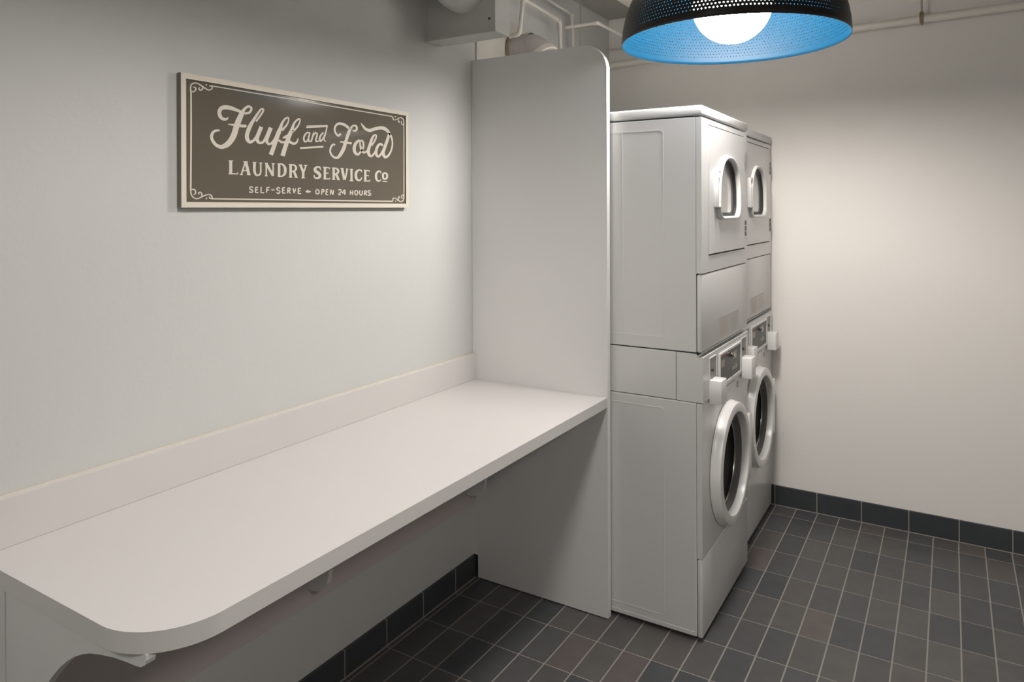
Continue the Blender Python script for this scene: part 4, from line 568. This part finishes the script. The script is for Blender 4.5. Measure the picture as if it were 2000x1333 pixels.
    for hz in (1.812, 1.512):
        bm = bmesh.new()
        for k in range(3): tube_into(bm, [(0.0045, 0.644, hz - 0.035 + 0.024 * k), (0.0045, 0.644, hz - 0.015 + 0.024 * k)], 0.0042, 10)
        mk('hinge', bm, MT['hinge'], door)
    # lid
    mk('top_lid', box(-0.715, 0.004, -0.002, MW + 0.002, 1.9425, 1.980, 0.007, 3), en, t, smooth=True)
    # instruction placard in two columns
    lb = mk('instruction_placard', box(0.0004, 0.0014, 0.222, 0.535, 1.078, 1.162), MT['placard'], t)
    bm = bmesh.new(); box_into(bm, 0.0014, 0.0018, 0.222, 0.535, 1.1615, 1.164); box_into(bm, 0.0014, 0.0018, 0.222, 0.2245, 1.078, 1.162)
    mk('placard_border', bm, MT['greymark'], lb)
    for c0, c1, mat_, nl in ((0.240, 0.355, MT['beige'], 9), (0.400, 0.515, MT['greymark'], 11)):
        bm = bmesh.new()
        for k in range(nl):
            zz = 1.150 - k * (0.066 / nl); e = c1 - 0.012 * ((k * 7) % 3)
            box_into(bm, 0.0014, 0.0017, c0, e, zz - 0.0016, zz)
        mk('print_lines', bm, mat_, lb)
    return t
m1 = machine()
tag(m1, 'white stacked washer and dryer tower right behind the tall partition panel, nearer of the two', 'washer dryer', 'stacked laundry machines')
m2 = copy_tree(m1); m2.location = (0.952, 3.315, 0)
tag(m2, 'white stacked washer and dryer tower in the far corner against the back wall', 'washer dryer', 'stacked laundry machines')

# ------------------------------------------------------------------ pendant lamps
def pendant(x, y, z, label):
    t = empty('pendant_lamp', (x, y, z)); tag(t, label, 'lamp', 'dome pendant lamps')
    Rr = 0.395; H = 0.345; seg = 160; rows = 44
    bm = bmesh.new(); uvl = bm.loops.layers.uv.new('perf')
    def prof(Rq, Hq):
        P = []
        for i in range(rows + 1):
            a = PI / 2 * i / rows
            c, s = math.cos(a), math.sin(a)
            P.append((max(Rq * c ** 0.80, 0.03), Hq * s ** 1.0))
        return P
    po, pi_ = prof(Rr, H), prof(Rr - 0.0016, H - 0.0016)
    def shell(P, mi):
        arcl = [0.0]
        for (a, b), (c, d) in zip(P, P[1:]): arcl.append(arcl[-1] + math.hypot(c - a, d - b))
        rings = [[bm.verts.new((r * math.cos(2 * PI * k / seg), r * math.sin(2 * PI * k / seg), h)) for k in range(seg)] for r, h in P]
        for i in range(len(P) - 1):
            for k in range(seg):
                f = bm.faces.new((rings[i][k], rings[i][(k + 1) % seg], rings[i + 1][(k + 1) % seg], rings[i + 1][k])); f.material_index = mi; f.smooth = True
                uvs = [(k, i), (k + 1, i), (k + 1, i + 1), (k, i + 1)]
                for lp, (kk, ii) in zip(f.loops, uvs): lp[uvl].uv = (kk / seg * N_HOLE, arcl0[ii] / ROW)
        return rings
    arcl0 = [0.0]
    for (a, b), (c, d) in zip(po, po[1:]): arcl0.append(arcl0[-1] + math.hypot(c - a, d - b))
    A = shell(po, 0); B = shell(pi_, 1)
    for k in range(seg):
        f = bm.faces.new((A[0][k], B[0][k], B[0][(k + 1) % seg], A[0][(k + 1) % seg])); f.material_index = 0
        f = bm.faces.new((A[-1][k], A[-1][(k + 1) % seg], B[-1][(k + 1) % seg], B[-1][k])); f.material_index = 0
    me = bpy.data.meshes.new('lamp_shade'); bmesh.ops.recalc_face_normals(bm, faces=bm.faces); bm.to_mesh(me); bm.free()
    me.materials.append(MT['shade_black']); me.materials.append(MT['shade_blue'])
    o = bpy.data.objects.new('lamp_shade', me); COL.objects.link(o); o.parent = t
    mk('globe', lathe([(0.140 * math.sin(PI * i / 40), -0.140 * math.cos(PI * i / 40)) for i in range(41)], 'z', (0, 0, 0.138), 64), MT['globe'], t, smooth=True, angle=180)
    mk('lamp_holder', lathe([(0, 0.262), (0.035, 0.262), (0.035, 0.35), (0.045, 0.352), (0.045, 0.38), (0.012, 0.40), (0, 0.40)], 'z', (0, 0, 0), 32), MT['cord'], t, smooth=True)
    mk('cord', tube([(0, 0, 0.395), (0, 0, ZC - z - 0.018)], 0.004, 8), MT['cord'], t)
    mk('ceiling_rose', lathe([(0, 0), (0.062, 0), (0.062, -0.014), (0.05, -0.022), (0, -0.022)], 'z', (0, 0, ZC - z), 32), MT['cord'], t, smooth=True)
    return t
p1 = pendant(1.10, 2.63, 2.20, 'black perforated dome pendant lamp with sky blue inside and glowing white globe')
def dim(root, mat):
    for c in root.children:
        if c.name.startswith('globe'):
            c.data = c.data.copy(); c.data.materials[0] = mat
p3 = copy_tree(p1); p3.location = (1.10, -0.73, 2.20); dim(p3, MT['globe_third'])
tag(p3, 'third black dome pendant lamp nearest the front wall, beyond the end of the counter', 'lamp', 'dome pendant lamps')
p4 = copy_tree(p3); p4.location = (2.75, 0.55, 2.20); dim(p4, MT['globe_fourth'])
tag(p4, 'fourth black dome pendant lamp, alone on the open floor side of the room', 'lamp', 'dome pendant lamps')
p2 = copy_tree(p1); p2.location = (1.10, 1.12, 2.20); dim(p2, MT['globe_second'])
tag(p2, 'second black dome pendant lamp hanging over the near end of the folding counter', 'lamp', 'dome pendant lamps')

# ------------------------------------------------------------------ overhead duct box, dryer duct and pipes
db = empty('duct_box', (0, 2.24, 2.262))
tag(db, 'grey painted sheet metal duct box on the left wall above the partition panel', 'duct')
mk('box_body', box(0.0, 0.332, 0.0, 0.105, 0.0, ZC - 2.262 - 0.001, 0.004), MT['duct_paint'], db)
bm = bmesh.new()
for a in ((0.0, 0.012), (0.320, 0.332)): box_into(bm, a[0], a[1], -0.0025, 0.0, 0.0, ZC - 2.262 - 0.001)
box_into(bm, 0.012, 0.320, -0.0025, 0.0, 0.0, 0.012)
mk('seam_flange', bm, MT['duct_paint'], db)
for zz in (0.05, 0.14, 0.23, 0.32):
    mk('screw', lathe([(0, 0.0), (0.004, 0), (0.004, -0.003), (0, -0.004)], 'y', (0.305, 0.0, zz), 10), MT['seam'], db)
# round collar coming out of the front
bm = bmesh.new()
tube_into(bm, [(0.195, 0.05, 0.185), (0.195, -0.06, 0.185), (0.195, -0.16, 0.28), (0.195, -0.20, ZC - 2.262 - 0.002)], 0.10, 32, 0, 0.05)
mk('round_spigot', bm, MT['duct_paint'], db, smooth=True)

dd = empty('dryer_duct', (0.0, 2.90, 2.342))
tag(dd, 'dusty silver round dryer duct elbow showing above the top of the partition panel', 'duct')
mk('lit_wall_patch', box(0.0005, 0.010, -0.31, 0.07, -0.16, 0.130, 0.001), MT['pipe'], dd)  # pale patch over the wall, its colour standing in for lamplight past the panel
bm = bmesh.new(); tube_into(bm, [(0.011, 0, 0), (0.115, 0, 0), (0.178, 0, -0.065), (0.184, 0, -0.30)], 0.078, 32, 0, 0.04)
dt = mk('duct_pipe', bm, MT['tape'], dd, smooth=True)
mk('strap', lathe([(0.0785, -0.007), (0.0835, -0.007), (0.0835, 0.007), (0.0785, 0.007)], 'x', (0.024, 0, 0), 32, closed=True), MT['brownband'], dt, smooth=True)
mk('joint_band', lathe([(0.0785, -0.008), (0.0810, -0.008), (0.0810, 0.008), (0.0785, 0.008)], 'x', (0.105, 0, 0), 32, closed=True), MT['tape'], dt, smooth=True)
bm = bmesh.new(); tube_into(bm, [(0.152, 0, -0.040), (0.171, 0, -0.060)], 0.0860, 32); mk('elbow_collar', bm, MT['pipe'], dt, smooth=True)

def pipe(label, pts, r, bend=0.02, fit=True, name='pipe', mat='pipe', group='painted overhead pipes'):
    root = empty(name, pts[0]); o0 = Vector(pts[0]); L_ = [tuple(Vector(p) - o0) for p in pts]
    tag(root, label, 'pipe', group)
    mk('run', tube(L_, r, 14, bend if len(pts) > 2 else 0), MT[mat], root, smooth=True, angle=50)
    if fit:
        for i in range(1, len(L_) - 1):
            a = (Vector(L_[i - 1]) - Vector(L_[i])).normalized(); b = (Vector(L_[i + 1]) - Vector(L_[i])).normalized()
            bm = bmesh.new(); s = Vector(L_[i]); tube_into(bm, [s + a * r * 3.0, s, s + b * r * 3.0], r * 1.28, 14, 0, r * 1.8)
            mk('elbow_fitting', bm, MT[mat], root, smooth=True, angle=50)
    return root
pipe('cream pipe rising beside the duct box, running back, then dropping behind the panel', [(0.048, 2.800, 2.391), (0.102, 2.800, 2.398), (0.115, 2.810, 2.558), (0.10, 3.200, 2.545), (0.10, 3.212, 2.24)], 0.009)
pipe('thin cream pipe on the left wall with the farther, higher drop of two', [(0.05, 2.75, 2.672), (0.05, 3.438, 2.640), (0.05, 3.444, 2.24)], 0.0085)
pipe('cream branch pipe crossing out from the wall drop then turning to the back wall', [(0.112, 3.236, 2.519), (0.288, 3.241, 2.519), (0.288, 4.02, 2.519)], 0.0075)
fl = pipe('thick cream pipe slung across the whole back wall below the ceiling', [(0.002, 3.97, 2.455), (1.39, 3.97, 2.502), (XR - 0.002, 3.97, 2.56)], 0.0195, fit=False, mat='pipe_white')
pipe('thin grey green pipe above the thick pipe on the back wall left end', [(0.002, 3.995, 2.557), (0.62, 3.995, 2.560), (0.62, 3.995, ZC - 0.002)], 0.007)
def rod(x, y, zb, label, clamp=None):
    root = empty('hanger_rod', (x, y, zb)); tag(root, label, 'hanger rod', 'threaded pipe hangers')
    mk('threaded_rod', tube([(0, 0, 0), (0, 0, ZC - zb - 0.001)], 0.0045, 8), MT['rod'], root)
    if clamp:
        r = clamp
        mk('pipe_clamp', lathe([(r, -0.009), (r + 0.0035, -0.009), (r + 0.0035, 0.009), (r, 0.009)], 'x', (0, 0, -r - 0.002), 28, closed=True), MT['rust'], root, smooth=True)
        mk('clamp_bolt', tube([(0, 0, -2 * r - 0.014), (0, 0, -2 * r - 0.002)], 0.005, 8), MT['rust'], root)
        mk('clamp_nut', lathe([(0, -0.004), (0.009, -0.004), (0.009, 0.006), (0, 0.006)], 'z', (0, 0, 0.004), 6), MT['rust'], root)
rod(1.658, 3.97, 2.5335, 'thin threaded rod with rusty clamp holding the thick pipe on the back wall', 0.0198)
rod(0.15, 3.334, 2.20, 'thin threaded rod hanging from the ceiling above the rounded panel corner')
